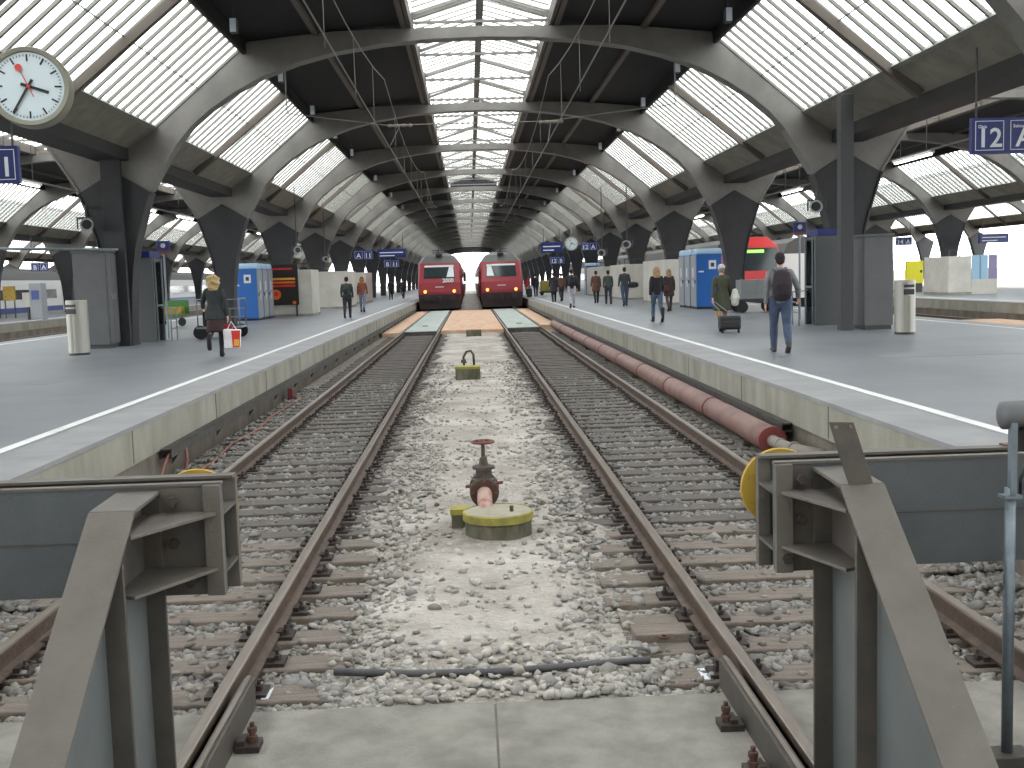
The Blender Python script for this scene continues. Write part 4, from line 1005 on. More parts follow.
# ------------------------------------------------------------------ trains
def loco(cx, y, label, num_side, num='2000'):
    t = thing('locomotive', label, 'train', (cx, y, RZ))
    n = 8
    def prof_at(yy, top, sc):   # cross-section
        return [(-1.5 * sc, .75), (-1.52 * sc, 1.3), (-1.5 * sc, 2.9), (-1.36 * sc, 3.35), (-.95 * sc, top - .12), (-.5 * sc, top), (.5 * sc, top), (.95 * sc, top - .12), (1.36 * sc, 3.35), (1.5 * sc, 2.9), (1.52 * sc, 1.3), (1.5 * sc, .75)]
    secs = [(.0, 0), (.9, 1), (18, 1)]
    body = MB()
    low_ = [(-1.46, .75), (-1.5, 1.3), (-1.5, 1.85), (1.5, 1.85), (1.5, 1.3), (1.46, .75)]
    # faces: nose ring (y=0) up to 1.85, raked upper face back to y=.75 at z=3.35, roof to 3.95 at y=1.5
    def ring(yy, zs, ws): return [(w * sgn, yy, z) for sgn in (-1, 1) for z, w in zip(zs, ws)]
    zs = [.75, 1.3, 1.9, 3.28, 3.75, 3.98]; ys = [.05, 0, .06, .62, 1.15, 1.9]; ws = [1.40, 1.44, 1.44, 1.30, .95, .5]; wb = [1.5, 1.52, 1.5, 1.46, 1.1, .6]
    vf = [(-w, yy, z) for z, yy, w in zip(zs, ys, ws)] + [(w, yy, z) for z, yy, w in zip(zs, ys, ws)]
    vm = [(-w, yy + .55, z) for z, yy, w in zip(zs, ys, wb)] + [(w, yy + .55, z) for z, yy, w in zip(zs, ys, wb)]
    vb = [(-w, 18.0, z) for z, w in zip(zs, wb)] + [(w, 18.0, z) for z, w in zip(zs, wb)]
    V = vf + vm + vb; F = []
    for k in range(3):
        F.append((k, 6 + k, 7 + k, k + 1))                                 # front
        F.append((k, k + 1, 12 + k + 1, 12 + k)); F.append((6 + k, 18 + k, 18 + k + 1, 6 + k + 1))
        F.append((12 + k, 13 + k, 25 + k, 24 + k)); F.append((18 + k, 30 + k, 31 + k, 19 + k))
    F.append((0, 12, 18, 6)); F.append((24, 25, 26, 27, 33, 32, 31, 30)); F.append((12, 24, 30, 18))
    body.add(V, F); body.build('body_shell', 'train_red', t, bevel=.05)
    roof = MB(); Fr = []
    for k in range(3, 5):
        Fr += [(k, 6 + k, 7 + k, k + 1), (k, k + 1, 13 + k, 12 + k), (6 + k, 18 + k, 19 + k, 7 + k), (12 + k, 13 + k, 25 + k, 24 + k), (18 + k, 30 + k, 31 + k, 19 + k), (24 + k, 25 + k, 31 + k, 30 + k)]
    Fr.append((5, 11, 23, 17)); Fr.append((17, 23, 35, 29))
    roof.add(V, Fr); roof.build('roof', 'train_roof', t)
    # windscreen on the raked face
    def onface(x, z, o=.02):
        f = (z - 1.9) / (3.28 - 1.9); return (x, .06 + f * .56 - o, z)
    ws_ = MB(); P_ = [onface(-1.08, 2.22), onface(1.08, 2.22), onface(1.02, 3.12), onface(-1.02, 3.12)]
    P2 = [(x, yy + .04, z) for x, yy, z in P_]
    ws_.add(P_ + P2, [(0, 1, 2, 3), (7, 6, 5, 4), (0, 4, 5, 1), (1, 5, 6, 2), (2, 6, 7, 3), (3, 7, 4, 0)]); w_ = ws_.build('windscreen', 'glass_dark', t)
    sx = num_side; bl = MB(); P_ = [onface(sx * .5, 2.3, .035), onface(sx * 1.02, 2.3, .035), onface(sx * .97, 3.1, .035), onface(sx * .72, 3.1, .035)]
    P2 = [(x, yy + .02, z) for x, yy, z in P_]
    bl.add(P_ + P2, [(0, 1, 2, 3), (7, 6, 5, 4), (0, 4, 5, 1), (1, 5, 6, 2), (2, 6, 7, 3), (3, 7, 4, 0)]); bl.build('sun_blind', 'blind', w_)
    MB().add([onface(-1.02, 3.0, .035), onface(1.02, 3.0, .035), onface(1.0, 3.12, .035), onface(-1.0, 3.12, .035)], [(0, 1, 2, 3)]).build('top_band', 'blind', w_)
    MB().tube([onface(-.3, 2.15, .06), onface(-.55, 2.7, .06)], .012, 5).tube([onface(.3, 2.15, .06), onface(.1, 2.7, .06)], .012, 5).build('wiper', 'black', w_)
    for s in (-1, 1):
        hl = MB().box(s * 1.0 - .16, s * 1.0 + .16, -.03, .03, 1.22, 1.42).build('lamp_surround', 'black', t, bevel=.02)
        MB().lathe([(.12, 0), (.12, .02)], (s * 1.0, -.05, 1.32), 'y', 16).build('headlamp', 'headlamp', hl)
        MB().lathe([(.09, 0), (.09, -.45)], (s * .87, .05, .88), 'y', 14).build('buffer_stem', 'train_dark', t)
        MB().lathe([(.24, 0), (.24, -.04), (.2, -.06)], (s * .87, -.40, .88), 'y', 24).build('buffer_head', 'train_dark', t)
    MB().box(-1.42, 1.42, .1, 17.5, .25, .78).build('underframe', 'train_dark', t)
    MB().prism([(-1.4, .12), (1.4, .12), (1.46, 1.12), (-1.46, 1.12)], -.03, .12, 'y').build('snow_plough', 'train_dark', t)
    MB().box(-.14, .14, -.25, .05, .62, .98).box(-.05, .05, -.35, -.2, .5, .9).build('coupler', 'black', t, bevel=.02)
    for xx in (-.4, .4): MB().tube([(xx, -.02, .85), (xx, -.12, .6), (xx * .7, -.02, .4)], .025, 6).build('brake_hose', 'black', t)
    MB().box(-.3, .3, -.03, .0, 1.6, 1.65).build('emblem', 'sign_white', t)
    if num: text(num, 'number', 'sign_white', t, .38, (.22, -.0, 1.93), rot=(PI / 2 - .0, 0, 0), depth=.06, bold=.012)
    # roof gear
    pg = MB().box(-.5, .5, 2.6, 3.6, 3.98, 4.06); pg.tube([(-.4, 2.7, 4.05), (0, 3.9, 4.15), (-.3, 3.0, 4.2)], .03, 6); pg.tube([(.4, 2.7, 4.05), (0, 3.9, 4.15), (.3, 3.0, 4.2)], .03, 6); pg.tube([(-.55, 3, 4.22), (.55, 3, 4.22)], .03, 6)
    pg.build('pantograph', 'cab_dark', t)
    MB().tube([(0, .9, 3.85), (0, .9, 4.42)], .035, 8).build('roof_horn', 'cab_dark', t); MB().box(-.22, .22, .85, 1.2, 3.75, 3.92).build('roof_lamp_box', 'black', t)
    mr = MB().tube([(1.48, .9, 2.4), (1.75, .85, 2.45)], .02, 5).box(1.66, 1.86, .82, .86, 1.95, 2.6); mr.build('mirror', 'black', t)
    for k in range(4):
        wy = 2.6 + (k % 2) * 2.8 + (k // 2) * 8.2
        for s in (-1, 1): MB().lathe([(.55, -.06), (.57, 0), (.55, .06)], (s * .75, wy, .55), 'x', 24).build('wheel', 'train_dark', t)
    return t
loco(-2.12, 76.5, 'red locomotive numbered 2000 facing us on the left track', 1)
loco(2.2, 77.5, 'red locomotive with sun blind on its left side, facing us on the right track', -1, None)
def coach(cx, y, L_, m, label, h=3.9, n=1, group=None, dbl=False, stripe=None):
    t = thing('passenger_coach', label, 'train coach', (cx, y, RZ), group=group)
    p = [(-1.42, .5), (-1.45, 1.2), (-1.45, h - .9), (-1.2, h - .3), (-.6, h), (.6, h), (1.2, h - .3), (1.45, h - .9), (1.45, 1.2), (1.42, .5)]
    MB().prism(p[:3] + p[7:], 0, L_, 'y').build('body_shell', m, t); MB().prism(p[2:8], 0, L_, 'y').build('roof', 'train_roof', t)
    MB().box(-1.3, 1.3, .3, L_ - .3, .1, .5).build('underframe', 'train_dark', t)
    for s in (-1, 1):
        rows = ((1.6, 2.3),) if not dbl else ((.95, 1.6), (2.5, 3.1))
        for z0, z1 in rows:
            w = MB().box(s * 1.44, s * 1.47, 1.2, L_ - 1.2, z0, z1); w.build('window_band', 'glass_dark', t)
        if stripe: MB().box(s * 1.44, s * 1.475, 0, L_, 1.7 if dbl else .6, 2.3 if dbl else 1.0).build('stripe', stripe, t)
    for wy in (2, L_ - 2): MB().lathe([(.27, -1.3), (.27, 1.3)], (0, wy, .29), 'x', 16).build('bogie', 'train_dark', t)
for k in range(3):
    coach(-2.12, 95 + 25.5 * k, 25, 'train_red', 'red coach coupled behind the left locomotive', group='coaches behind the left locomotive')
    coach(2.2, 96 + 25.5 * k, 25, 'train_white', 'pale coach coupled behind the right locomotive', group='coaches behind the right locomotive')
# bright red train on the next track to the right
t = thing('train_front', 'bright red train front with green display beyond the right platform', 'train', (15.25, 58, RZ))
V = [(-1.35, 0, .6), (1.35, 0, .6), (1.35, 0, 2.0), (-1.35, 0, 2.0), (-1.2, .5, 3.4), (1.2, .5, 3.4), (-.8, 1.1, 3.9), (.8, 1.1, 3.9)]
Vb = [(x, 3.0, z) for x, y, z in V]
MB().add(V + Vb, [(0, 1, 2, 3), (3, 2, 5, 4), (4, 5, 7, 6), (0, 3, 11, 8), (3, 4, 12, 11), (4, 6, 14, 12), (6, 7, 15, 14), (7, 5, 13, 15), (5, 2, 10, 13), (2, 1, 9, 10), (0, 8, 9, 1), (8, 11, 12, 14, 15, 13, 10, 9)]).build('body_shell', 'train_red2', t, bevel=.05)
MB().add([(-1.25, .02, 2.1), (1.25, .02, 2.1), (1.15, .42, 3.3), (-1.15, .42, 3.3), (-1.25, .1, 2.1), (1.25, .1, 2.1), (1.15, .5, 3.3), (-1.15, .5, 3.3)], [(0, 1, 2, 3), (0, 4, 5, 1), (1, 5, 6, 2), (2, 6, 7, 3), (3, 7, 4, 0), (7, 6, 5, 4)]).build('windscreen', 'glass_dark', t)
MB().box(-.9, .4, .30, .36, 3.05, 3.2).build('display', 'green_led', t)
MB().box(-1.3, 1.3, .02, 2.9, -.035, .6).build('underframe', 'train_dark', t)
for s in (-1, 1): MB().lathe([(.1, 0), (.1, .03)], (s * 1.1, -.03, 1.1), 'y', 14).build('headlamp', 'blind', t)
for k in range(4): coach(15.1, 61.2 + 25.5 * k, 25, 'train_white', 'grey roofed coach behind the bright red train front', group='coaches behind the bright red train')
for k in range(3): coach(19.2, 62 + 25.5 * k, 25, 'train_white', 'white coach standing on the track beyond the bright red train', group='white coaches beyond the bright red train')
for k in range(4): coach(-34.6, 66 + 25.5 * k, 25, 'train_white', 'white coach with dark window band standing far left', 3.9, group='white coaches far left', stripe='train_blue')

# ------------------------------------------------------------------ people
def ell_tube(mb, pts, rad, n=12, ref=Vector((1, 0, 0)), ck=1.0):
    """closed tube through pts with elliptical radii (a along ref, b across), rounded ends"""
    pts = [Vector(p) for p in pts]; rad = [(r, r) if not isinstance(r, tuple) else r for r in rad]
    P_, R_ = [], []
    d0 = (pts[1] - pts[0]).normalized(); d1 = (pts[-1] - pts[-2]).normalized()
    def cap(p, d, r, sgn):
        out = []
        for a in ((.95, .3), (.72, .69), (.35, .94)) if sgn < 0 else ((.35, .94), (.72, .69), (.95, .3)): out.append((p + d * sgn * a[0] * min(r) * ck, (r[0] * a[1], r[1] * a[1])))
        return out
    seq = cap(pts[0], d0, rad[0], -1) + list(zip(pts, rad)) + cap(pts[-1], d1, rad[-1], 1)
    vs = []; fs = []; m = len(seq)
    for i, (p, r) in enumerate(seq):
        a_, b_ = seq[max(i - 1, 0)][0], seq[min(i + 1, m - 1)][0]; d = (b_ - a_).normalized()
        x = (ref - d * ref.dot(d)); x = x.normalized() if x.length > .05 else d.orthogonal().normalized()
        y = d.cross(x)
        for k in range(n):
            t = 2 * PI * k / n; vs.append(p + x * math.cos(t) * r[0] + y * math.sin(t) * r[1])
    for i in range(m - 1):
        for k in range(n): fs.append((i * n + k, i * n + (k + 1) % n, (i + 1) * n + (k + 1) % n, (i + 1) * n + k))
    fs.append(tuple(range(n - 1, -1, -1))); fs.append(tuple((m - 1) * n + k for k in range(n)))
    mb.add(vs, fs)
def ellipsoid(mb, c, r, n=14, m=9):
    vs = []; fs = []
    for i in range(1, m):
        ph = PI * i / m
        for k in range(n):
            t = 2 * PI * k / n; vs.append((c[0] + r[0] * math.sin(ph) * math.cos(t), c[1] + r[1] * math.sin(ph) * math.sin(t), c[2] + r[2] * math.cos(ph)))
    for i in range(m - 2):
        for k in range(n): fs.append((i * n + k, (i + 1) * n + k, (i + 1) * n + (k + 1) % n, i * n + (k + 1) % n))
    fs.append(tuple(range(n))); fs.append(tuple((m - 2) * n + k for k in range(n - 1, -1, -1)))
    mb.add(vs, fs)
def fuse(o, voxel, it=3):
    r = o.modifiers.new('remesh', 'REMESH'); r.mode = 'VOXEL'; r.voxel_size = voxel; r.use_smooth_shade = True
    s = o.modifiers.new('smooth', 'SMOOTH'); s.iterations = it; s.factor = .5
    return o

def person(label, x, y, h, yaw, top, legs, hair, hair_col, stride=.35, phase=1, female=False, coat=0.0, shoes=(30, 28, 28), arms=None, skirt=None, boots=False, vox=.016, group=None, knee_back=.5, hood=False, skin_legs=None, hat=None, turn=0):
    """faces +Y when yaw = 0; phase=+1 right leg forward"""
    k = h / 1.75
    t = thing('person', label, 'person', (x, y, PZ), yaw, group)
    body = MB(); tops = MB(); leg = MB(); shs = {1: MB(), -1: MB()}
    S = lambda *p: Vector(p) * k
    sw = .175 if female else .20; hw = .095
    def leg_pts(side, ang, flex):
        hip = Vector((side * hw, 0, .92)); kn = hip + Vector((side * .005, math.sin(ang) * .43, -math.cos(ang) * .43))
        a2 = ang - flex; an = kn + Vector((-side * .01, math.sin(a2) * .42, -math.cos(a2) * .42)); return hip, kn, an, a2
    aF, aB = stride, -stride * .9
    Ls = {phase: leg_pts(phase, aF, .05), -phase: leg_pts(-phase, aB, knee_back)}
    drop = min(Ls[1][2].z, Ls[-1][2].z) - .075
    off = Vector((0, 0, -drop))
    for side, (hip, kn, an, a2) in Ls.items():
        hip, kn, an = [(p + off) for p in (hip, kn, an)]
        ell_tube(body, [hip * k, (hip * .5 + kn * .5) * k, kn * k, (kn * .6 + an * .4) * k, an * k], [.075 * k, .068 * k, .05 * k, .05 * k, .034 * k])
        wf = 1.0 if female else 1.12
        if skirt is None:
            ell_tube(leg, [hip * k, (hip * .5 + kn * .5) * k, kn * k, (kn * .6 + an * .4) * k, (an + (kn - an) * .02) * k], [.098 * k * wf, .085 * k * wf, .066 * k * wf, .064 * k * wf, (.05 if not female else .045) * k * wf])
        else:
            ell_tube(leg, [hip * k, kn * k, (kn * .6 + an * .4) * k, an * k], [.085 * k, .058 * k, .056 * k, .04 * k])
        sh = shs[side]
        ft = Vector((0, math.cos(a2 * .0 + (min(0, a2) * 1.0)), math.sin(min(0, a2) * 1.0)))
        heel = an + Vector((0, -.03, -.035)) if a2 > -.3 else an + Vector((0, -.02, -.04))
        toe = heel + ft * .19
        for tgt, ex in ((body, .0), (sh, .012)):
            ell_tube(tgt, [heel * k, (heel * .5 + toe * .5 + Vector((0, 0, .008))) * k, toe * k], [((.036 + ex) * k, (.036 + ex) * k), ((.04 + ex) * k, (.034 + ex) * k), ((.036 + ex) * k, (.024 + ex) * k)])
        ell_tube(sh, [heel * k, (an + Vector((0, 0, .03 if not boots else .22))) * k], [.046 * k, (.05 if not boots else .066) * k])
    zo = off.z
    T = [(.90, .135, .10), (1.0, .15 if female else .145, .10), (1.12, .12 if female else .14, .09), (1.27, .15 if female else .17, .105), (1.40, .165 if female else .19, .095), (1.46, .09, .075)]
    ell_tube(body, [S(0, 0, z + zo) for z, a, b in T], [(a * .88 * k, b * .88 * k) for z, a, b in T])
    ell_tube(body, [S(0, 0, 1.44 + zo), S(0, .01, 1.55 + zo)], [.052 * k, .048 * k])
    hz = 1.645 + zo
    ellipsoid(body, S(0, .01, hz), (.076 * k, .094 * k, .112 * k)); ellipsoid(body, S(0, .045, hz - .055), (.05 * k, .055 * k, .05 * k))
    ell_tube(body, [S(0, .1, hz + .01), S(0, .122, hz - .025)], [.010 * k, .015 * k])
    for s in (-1, 1): ellipsoid(body, S(s * .078, 0, hz - .01), (.012 * k, .02 * k, .03 * k), 8, 6)
    ellipsoid(body, S(0, .092, hz - .06), (.024 * k, .012 * k, .01 * k), 8, 6)
    # torso garment
    ex = .022
    low_z = .86 - coat
    TT = ([(low_z, .20 + coat * .15, .15 + coat * .25), (.80, .215, .16)] if coat else []) + [(.88, .158 + (.055 if coat else 0), .12 + (.03 if coat else 0)), (1.0, .165 + (.03 if coat else 0), .12), (1.12, .145 if female else .162, .11), (1.27, .168 if female else .19, .125), (1.40, .178 if female else .205, .115), (1.455, .11, .09), (1.49, .07, .07)]
    ell_tube(tops, [S(0, 0, z + zo) for z, a, b in TT], [(a * k, b * k) for z, a, b in TT], 18, ck=.2)
    # pelvis of trousers
    if skirt is None: ell_tube(leg, [S(0, 0, .88 + zo), S(0, 0, .98 + zo)], [(.155 * k, .115 * k), (.145 * k, .105 * k)])
    arms = arms or {}
    for side in (-1, 1):
        swing = (-phase * side) * stride * .9
        au, af, out = arms.get(side, (swing, swing + .35, .12))
        s0 = Vector((side * sw, 0, 1.405 + zo)); el = s0 + Vector((side * math.sin(out) * .29, math.sin(au) * .29, -math.cos(au) * math.cos(out) * .29))
        wr = el + Vector((side * math.sin(out * .4) * .25, math.sin(af) * .25, -math.cos(af) * .25))
        ell_tube(body, [s0 * k, el * k, wr * k], [.044 * k, .036 * k, .026 * k])
        ell_tube(tops, [(s0 - Vector((side * .03, 0, 0))) * k, (s0 * .5 + el * .5) * k, el * k, (el * .1 + wr * .9) * k], [.072 * k, .06 * k, .054 * k, .043 * k])
        d = (wr - el).normalized(); palm = wr + d * .05
        ell_tube(body, [wr * k, palm * k, (wr + d * .085) * k], [(.022 * k, .026 * k), (.018 * k, .038 * k), (.016 * k, .038 * k)])
        fwd = Vector((0, 1, 0)) - d * d.y; fwd.normalize(); inn = Vector((-side, 0, 0))
        for j, (fo, fl) in enumerate(((.028, .07), (.010, .08), (-.009, .075), (-.027, .06))):
            b0 = wr + d * .085 + fwd * fo; b1 = b0 + d * fl * .55 + inn * .008; b2 = b1 + (d * .75 + inn * .65).normalized() * fl * .5
            ell_tube(body, [b0 * k, b1 * k, b2 * k], [.0095 * k, .0085 * k, .007 * k], 7)
        th0 = wr + d * .03 + fwd * .03; th1 = th0 + (d * .6 + fwd * .8).normalized() * .035; th2 = th1 + (d * .95 + inn * .3).normalized() * .032
        ell_tube(body, [th0 * k, th1 * k, th2 * k], [.012 * k, .010 * k, .009 * k], 7)
        t[f'hand_{side}'] = 0
        if side == 1: RH = (wr + d * .1) * k
        else: LH = (wr + d * .1) * k
    bo = fuse(body.build('body', SKIN, t), vox * .55, 2)
    to = fuse(tops.build('jacket' if not coat else 'coat', cloth('cloth', top), t), vox, 4)
    fuse(leg.build('trousers' if skirt is None else 'tights', cloth('cloth', legs), t), vox, 3)
    lm = cloth('leather', shoes)
    for sd in (-1, 1): fuse(shs[sd].build('shoe' if not boots else 'boot', lm, t), vox * .7, 2)
    if skirt:
        sk = MB(); ell_tube(sk, [S(0, 0, .56 + zo), S(0, 0, .75 + zo), S(0, 0, .93 + zo)], [(.20 * k, .17 * k), (.185 * k, .145 * k), (.15 * k, .11 * k)], 20, ck=.2)
        fuse(sk.build('skirt', cloth('cloth', skirt), t), vox, 3)
    hm = MB()
    ellipsoid(hm, S(0, -.012, hz + .022), (.09 * k, .10 * k, .108 * k))
    if hair == 'short': ellipsoid(hm, S(0, -.045, hz - .03), (.08 * k, .062 * k, .07 * k))
    if hair in ('long', 'curly'):
        ell_tube(hm, [S(0, -.04, hz), S(0, -.065, hz - .1), S(0, -.085, hz - .2)], [(.1 * k, .07 * k), (.115 * k, .06 * k), (.10 * k, .04 * k)])
        for s in (-1, 1): ell_tube(hm, [S(s * .08, .0, hz + .02), S(s * .095, -.01, hz - .12)], [.03 * k, .03 * k])
    if hair == 'curly':
        ellipsoid(hm, S(0, -.03, hz - .01), (.125 * k, .115 * k, .13 * k))
        rr = random.Random(3)
        for q in range(26):
            a = rr.uniform(0, 2 * PI); zz = rr.uniform(-.17, .06); r_ = .11
            px, py = r_ * math.cos(a), -.03 + r_ * math.sin(a)
            if py > .05: py = .03
            ellipsoid(hm, S(px, py, hz + zz), (.04 * k,) * 3, 10, 7)
    ho = fuse(hm.build('hair' if not hat else 'hair', cloth('hair', hair_col, .7), t), vox * .6, 2)
    if hat:
        hh = MB(); ellipsoid(hh, S(0, -.005, hz + .045), (.1 * k, .112 * k, .095 * k)); fuse(hh.build('hat', cloth('wool', hat), t), vox * .6, 2)
    for s in (-1, 1): ey = MB(); ellipsoid(ey, S(s * .03, .092, hz + .012), (.011 * k, .008 * k, .008 * k), 8, 6); ey.build('eye', 'hand_black', t)
    if hood:
        hd = MB(); ell_tube(hd, [S(-.08, -.06, 1.47 + zo), S(0, -.11, 1.46 + zo), S(.08, -.06, 1.47 + zo)], [.045 * k, .06 * k, .045 * k]); fuse(hd.build('hood', cloth('cloth', top), t), vox, 2)
    t['height'] = h
    del t['hand_1']; del t['hand_-1']
    R3 = Matrix.Rotation(yaw, 3, 'Z')
    return t, R3 @ RH + Vector((x, y, PZ)), R3 @ LH + Vector((x, y, PZ)), zo * k

def backpack(px, py, yaw, z, col, label, sc=1):
    t = thing('backpack', label, 'backpack', (px, py, z), yaw)
    b = MB(); ell_tube(b, [Vector((0, 0, -.17)) * sc, Vector((0, -.01, 0)) * sc, Vector((0, 0, .17)) * sc], [(.15 * sc, .09 * sc), (.16 * sc, .105 * sc), (.13 * sc, .08 * sc)], 16)
    fuse(b.build('bag', cloth('nylon', col), t), .015, 2)
    b = MB(); ell_tube(b, [Vector((0, -.09, -.14)) * sc, Vector((0, -.09, 0.0)) * sc], [(.11 * sc, .05 * sc), (.11 * sc, .045 * sc)], 14); fuse(b.build('front_pocket', cloth('nylon', tuple(int(c * .7) for c in col)), t), .012, 2)
    for s in (-1, 1): MB().tube([(s * .09 * sc, .07, -.16 * sc), (s * .14 * sc, .14, 0), (s * .12 * sc, .22, .19 * sc), (s * .1 * sc, .14, .25 * sc), (s * .09 * sc, .05, .2 * sc)], .018, 6).build('strap', 'black', t, smooth=True)

# man in grey hoodie with backpack
pz = person('person in grey hooded jacket and jeans with backpack, walking away on the right platform', 5.66, 20.0, 1.82, -.12, (128, 130, 132), (66, 80, 104), 'short', (38, 32, 30), stride=.2, phase=-1, arms={1: (.1, .75, .38), -1: (-.1, .15, .12)}, vox=.013, knee_back=.5, hood=True, shoes=(70, 70, 74))
backpack(5.64, 19.80, -.12, PZ + 1.24 + pz[3], (50, 40, 48), 'dark purple backpack worn by the person in the grey hooded jacket', 1.15)
# woman with green coat
pz = person('person in olive green coat, pale hat and tan trousers pulling a black trolley bag', 6.37, 27.8, 1.68, 0, (70, 72, 54), (178, 134, 88), 'short', (150, 140, 130), stride=.2, coat=.28, female=True, arms={-1: (-.25, -.3, .25), 1: (.1, .6, .2)}, vox=.015, hat=(196, 190, 184))
rh, lh = pz[1], pz[2]
t = thing('trolley_bag', 'black wheeled trolley bag pulled by the person in the green coat', 'suitcase', (6.35, 26.9, PZ))
MB().box(-.26, .26, -.14, .14, .08, .42).build('case', 'black', t, bevel=.04); MB().box(-.22, .22, -.17, -.13, .12, .3).build('front_pocket', 'black', t, bevel=.02)
for s in (-1, 1): MB().lathe([(.045, -.02), (.045, .02)], (s * .2, -.1, .045), 'x', 14).build('wheel', 'tyre', t)
hx, hy, hz_ = lh.x - 6.35, lh.y - 26.9, lh.z - PZ
MB().tube([(-.1, .1, .42), (hx - .04, hy, hz_), (hx + .04, hy, hz_), (.1, .1, .42)], .011, 6).build('pull_handle', 'galv', t)
t = thing('carrier_bag', 'white carrier bag on the arm of the person in the green coat', 'bag', (6.37 + .34, 27.8, PZ + .72))
b = MB(); ell_tube(b, [(0, 0, -.02), (0, 0, .12), (0, 0, .3)], [(.10, .08), (.12, .10), (.07, .05)], 14); fuse(b.build('bag_body', cloth('bag_white', (214, 214, 204), .9), t), .015, 2)
# pair
person('person with long blonde hair, black sweater, blue jeans and dark boots, right platform', 5.8, 34.2, 1.72, .05, (32, 28, 34), (76, 96, 118), 'long', (176, 144, 104), stride=.25, phase=-1, female=True, boots=True, shoes=(40, 34, 34), knee_back=.6)
person('person with blonde hair in dark coat walking just beyond the black sweater', 7.9, 43.7, 1.68, 0, (56, 46, 44), (66, 58, 60), 'long', (160, 130, 92), stride=.25, female=True, coat=.2)
t = thing('handbag', 'dark red handbag carried beside the person in the dark coat', 'bag', (7.72, 43.55, PZ + .78))
MB().box(-.14, .14, -.07, .07, 0, .24).build('bag_body', cloth('bag_red', (92, 44, 48)), t, bevel=.03); MB().tube([(-.1, 0, .24), (0, 0, .42), (.1, 0, .24)], .01, 6).build('handle', 'black', t)
# group at mid distance
pz = person('person in dark jacket and jeans with a round black shoulder bag, right platform', 7.38, 52.6, 1.85, .0, (56, 64, 70), (64, 78, 100), 'short', (44, 36, 34), stride=.2)
t = thing('duffel_bag', 'round black duffel bag on the hip of the person in dark jacket', 'bag', (7.75, 52.5, PZ + 1.0))
b = MB(); ell_tube(b, [(-.12, 0, -.02), (0, 0, 0), (.16, 0, .0)], [.12, .15, .13], 14, Vector((0, 0, 1))); fuse(b.build('bag_body', cloth('nylon', (32, 32, 36)), t), .02, 2); MB().tube([(-.1, 0, .1), (-.25, 0, .45), (-.3, 0, .55)], .015, 6).build('strap', 'black', t)
person('person in dark green jacket walking between two others, right platform', 7.15, 57.1, 1.75, 0, (76, 84, 80), (52, 56, 66), 'short', (60, 50, 44), stride=.25, phase=-1)
person('person in rusty brown coat, left of the dark green jacket, right platform', 6.85, 60.0, 1.75, 0, (98, 68, 56), (44, 44, 54), 'short', (70, 56, 48), stride=.2, coat=.2)
pz = person('person in black jacket and pale trousers standing by the white line, right platform', 4.78, 52.0, 1.82, 0, (46, 44, 50), (176, 174, 180), 'short', (48, 40, 38), stride=.12)
backpack(4.78, 51.8, 0, PZ + 1.25 + pz[3], (34, 34, 40), 'black backpack worn by the person in pale trousers', 1.0)
person('person in long dark coat just beyond the pale trousers, right platform', 4.95, 65.5, 1.75, 0, (44, 40, 48), (40, 38, 44), 'short', (40, 34, 32), stride=.2, coat=.25)
person('person in brown jacket half hidden behind the pale trousers, right platform', 5.6, 68.0, 1.7, .2, (98, 72, 60), (60, 56, 60), 'short', (60, 48, 40), stride=.15)
person('person in dark clothes beside a small suitcase near the right train', 5.1, 86, 1.75, 0, (40, 46, 58), (44, 44, 52), 'short', (40, 34, 32), stride=.15)
person('person in red coat by the right train, farthest on the right platform', 4.95, 96, 1.8, 0, (150, 44, 52), (60, 50, 54), 'long', (90, 60, 48), stride=.1, female=True, coat=.2)
t = thing('suitcase', 'small grey suitcase standing near the right train', 'suitcase', (4.55, 85, PZ)); MB().box(-.2, .2, -.12, .12, .06, .65).build('case', 'cab_dark', t, bevel=.03); MB().box(-.12, .12, -.02, .02, .65, .9).build('handle', 'galv', t); MB().lathe([(.05, -.18), (.05, .18)], (0, 0, .05), 'x', 12).build('wheel', 'tyre', t)
t = thing('baggage_cart', 'yellow green loaded cart beyond the distant people, right platform', 'cart', (6.3, 90, PZ)); MB().box(-.6, .6, -.5, .5, .3, 1.2).build('load', 'lime', t, bevel=.08); MB().box(-.7, .7, -.55, .55, .2, .3).build('deck', 'black', t)
for s in (-1, 1): MB().lathe([(.15, -.04), (.15, .04)], (s * .5, -.5, .15), 'y', 12).build('wheel', 'tyre', t)
# left side
pz = person('person with curly blonde hair, black leather jacket and dark tights carrying bags, left platform', -5.5, 23.9, 1.76, .1, (46, 50, 52), (44, 40, 48), 'curly', (198, 172, 122), stride=.12, phase=1, female=True, coat=.05, skirt=(58, 34, 34), shoes=(30, 30, 34), arms={1: (-.1, .05, .22), -1: (.5, 1.1, .3)}, vox=.013, knee_back=1.3)
rh = pz[1]
t = thing('shopping_bag', 'white shopping bag with red and yellow print carried by the blonde person', 'bag', (rh.x + .06, rh.y, rh.z - .60), .1)
b = MB(); b.prism([(-.16, 0), (.17, 0), (.20, .40), (-.18, .42)], -.08, .08, 'y'); b.build('bag_body', cloth('bag_white', (226, 220, 224), .95), t, bevel=.03)
MB().prism([(.02, .02), (.165, .02), (.19, .38), (.0, .38)], -.085, -.078, 'y').build('print', 'poster_red', t)
MB().prism([(.04, .05), (.15, .05), (.16, .18), (.05, .2)], -.09, -.083, 'y').build('print', 'poster_yellow', t)
MB().tube([(-.08, 0, .42), (0, 0, .58), (.1, 0, .41)], .012, 6).build('handle', 'sign_white', t)
t = thing('shopping_bag', 'small red bag held just above the white shopping bag', 'bag', (rh.x - .05, rh.y + .16, rh.z - .40), .1)
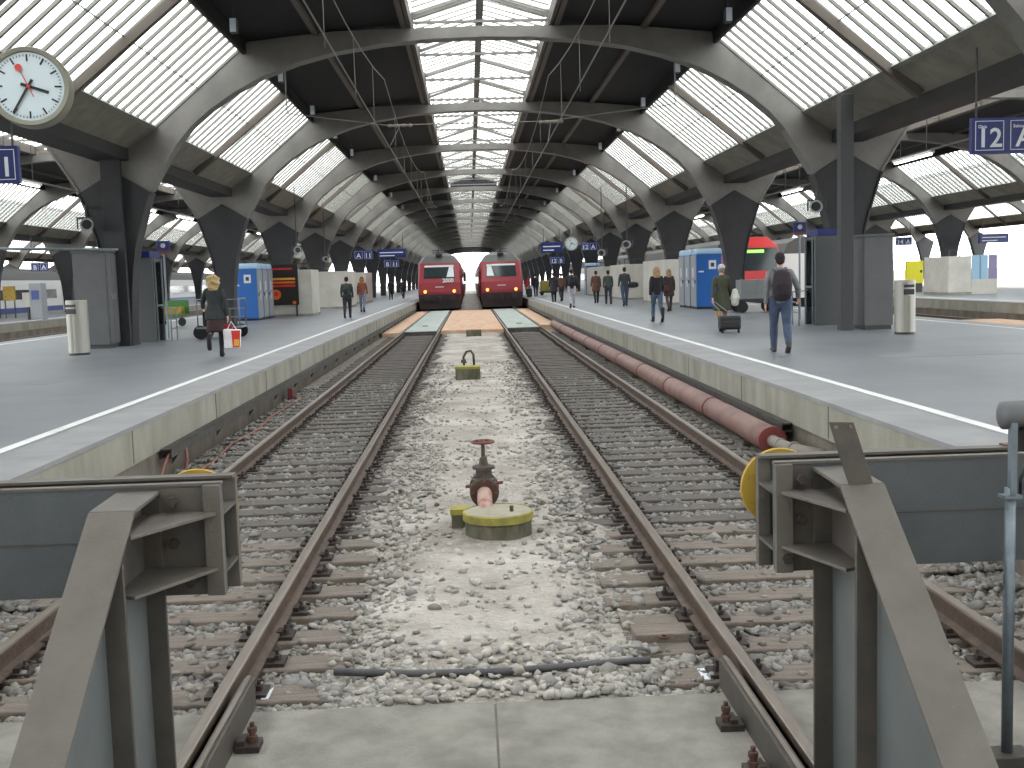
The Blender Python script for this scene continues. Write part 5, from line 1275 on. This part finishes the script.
MB().prism([(-.12, 0), (.12, 0), (.09, .3), (-.08, .32)], -.05, .05, 'y').build('bag_body', cloth('bag_red', (176, 40, 52)), t, bevel=.02); MB().tube([(-.05, 0, .3), (0, 0, .38), (.05, 0, .3)], .01, 6).build('handle', 'black', t)
pz = person('person in dark green jacket and black trousers walking away, left platform', -5.3, 47.6, 1.76, 0, (52, 62, 62), (40, 34, 42), 'short', (40, 32, 32), stride=.2)
backpack(-5.3, 47.4, 0, PZ + 1.24 + pz[3], (54, 62, 62), 'dark green backpack worn by the person in black trousers, left platform', .95)
person('person with long reddish hair, brown jacket and pale jeans, left platform', -5.5, 56.4, 1.8, 0, (134, 78, 58), (112, 128, 150), 'long', (160, 104, 66), stride=.25, phase=-1, female=True)
person('small dark figure in front of the grey column, far down the left platform', -6.6, 92, 1.7, 0, (36, 36, 42), (38, 36, 42), 'short', (36, 32, 32), stride=.1, group=None)
person('small dark figure nearest the left train, far down the left platform', -5.9, 97, 1.7, .3, (60, 50, 50), (44, 42, 48), 'short', (40, 34, 32), stride=.1)

# ------------------------------------------------------------------ camera, world, settings
f = 1100.0
Yc = Vector(((470 - 512) / f, (384 - 279) / f, -1)).normalized()
Xc = Vector((math.cos(.03), math.sin(.03), 0)); Xc = (Xc - Yc * Xc.dot(Yc)).normalized()
Zc = Xc.cross(Yc)
Mx = Matrix((Xc, Yc, Zc))        # rows = world axes seen by the camera
cd = bpy.data.cameras.new('camera'); co = bpy.data.objects.new('camera', cd); COL.objects.link(co)
co.matrix_world = Matrix.Translation((0, 0, EYE)) @ Mx.to_4x4()
cd.sensor_width = 36; cd.lens = 36 * f / 1024; cd.clip_start = .05; cd.clip_end = 2000
SC.camera = co

w = bpy.data.worlds.new('world'); SC.world = w; w.use_nodes = True
N, L_ = w.node_tree.nodes, w.node_tree.links
bg = N['Background']; bg.inputs[0].default_value = (.96, .985, 1.0, 1); bg.inputs[1].default_value = 3.2

vs = SC.view_settings; vs.view_transform = 'Standard'; vs.look = 'None'; vs.gamma = 1; vs.use_curve_mapping = False; vs.exposure = 0.95
c = SC.cycles
c.max_bounces = 8; c.diffuse_bounces = 4; c.glossy_bounces = 3; c.transmission_bounces = 4; c.transparent_max_bounces = 16
c.caustics_reflective = False; c.caustics_refractive = False; c.sample_clamp_indirect = 8
c.use_denoising = True
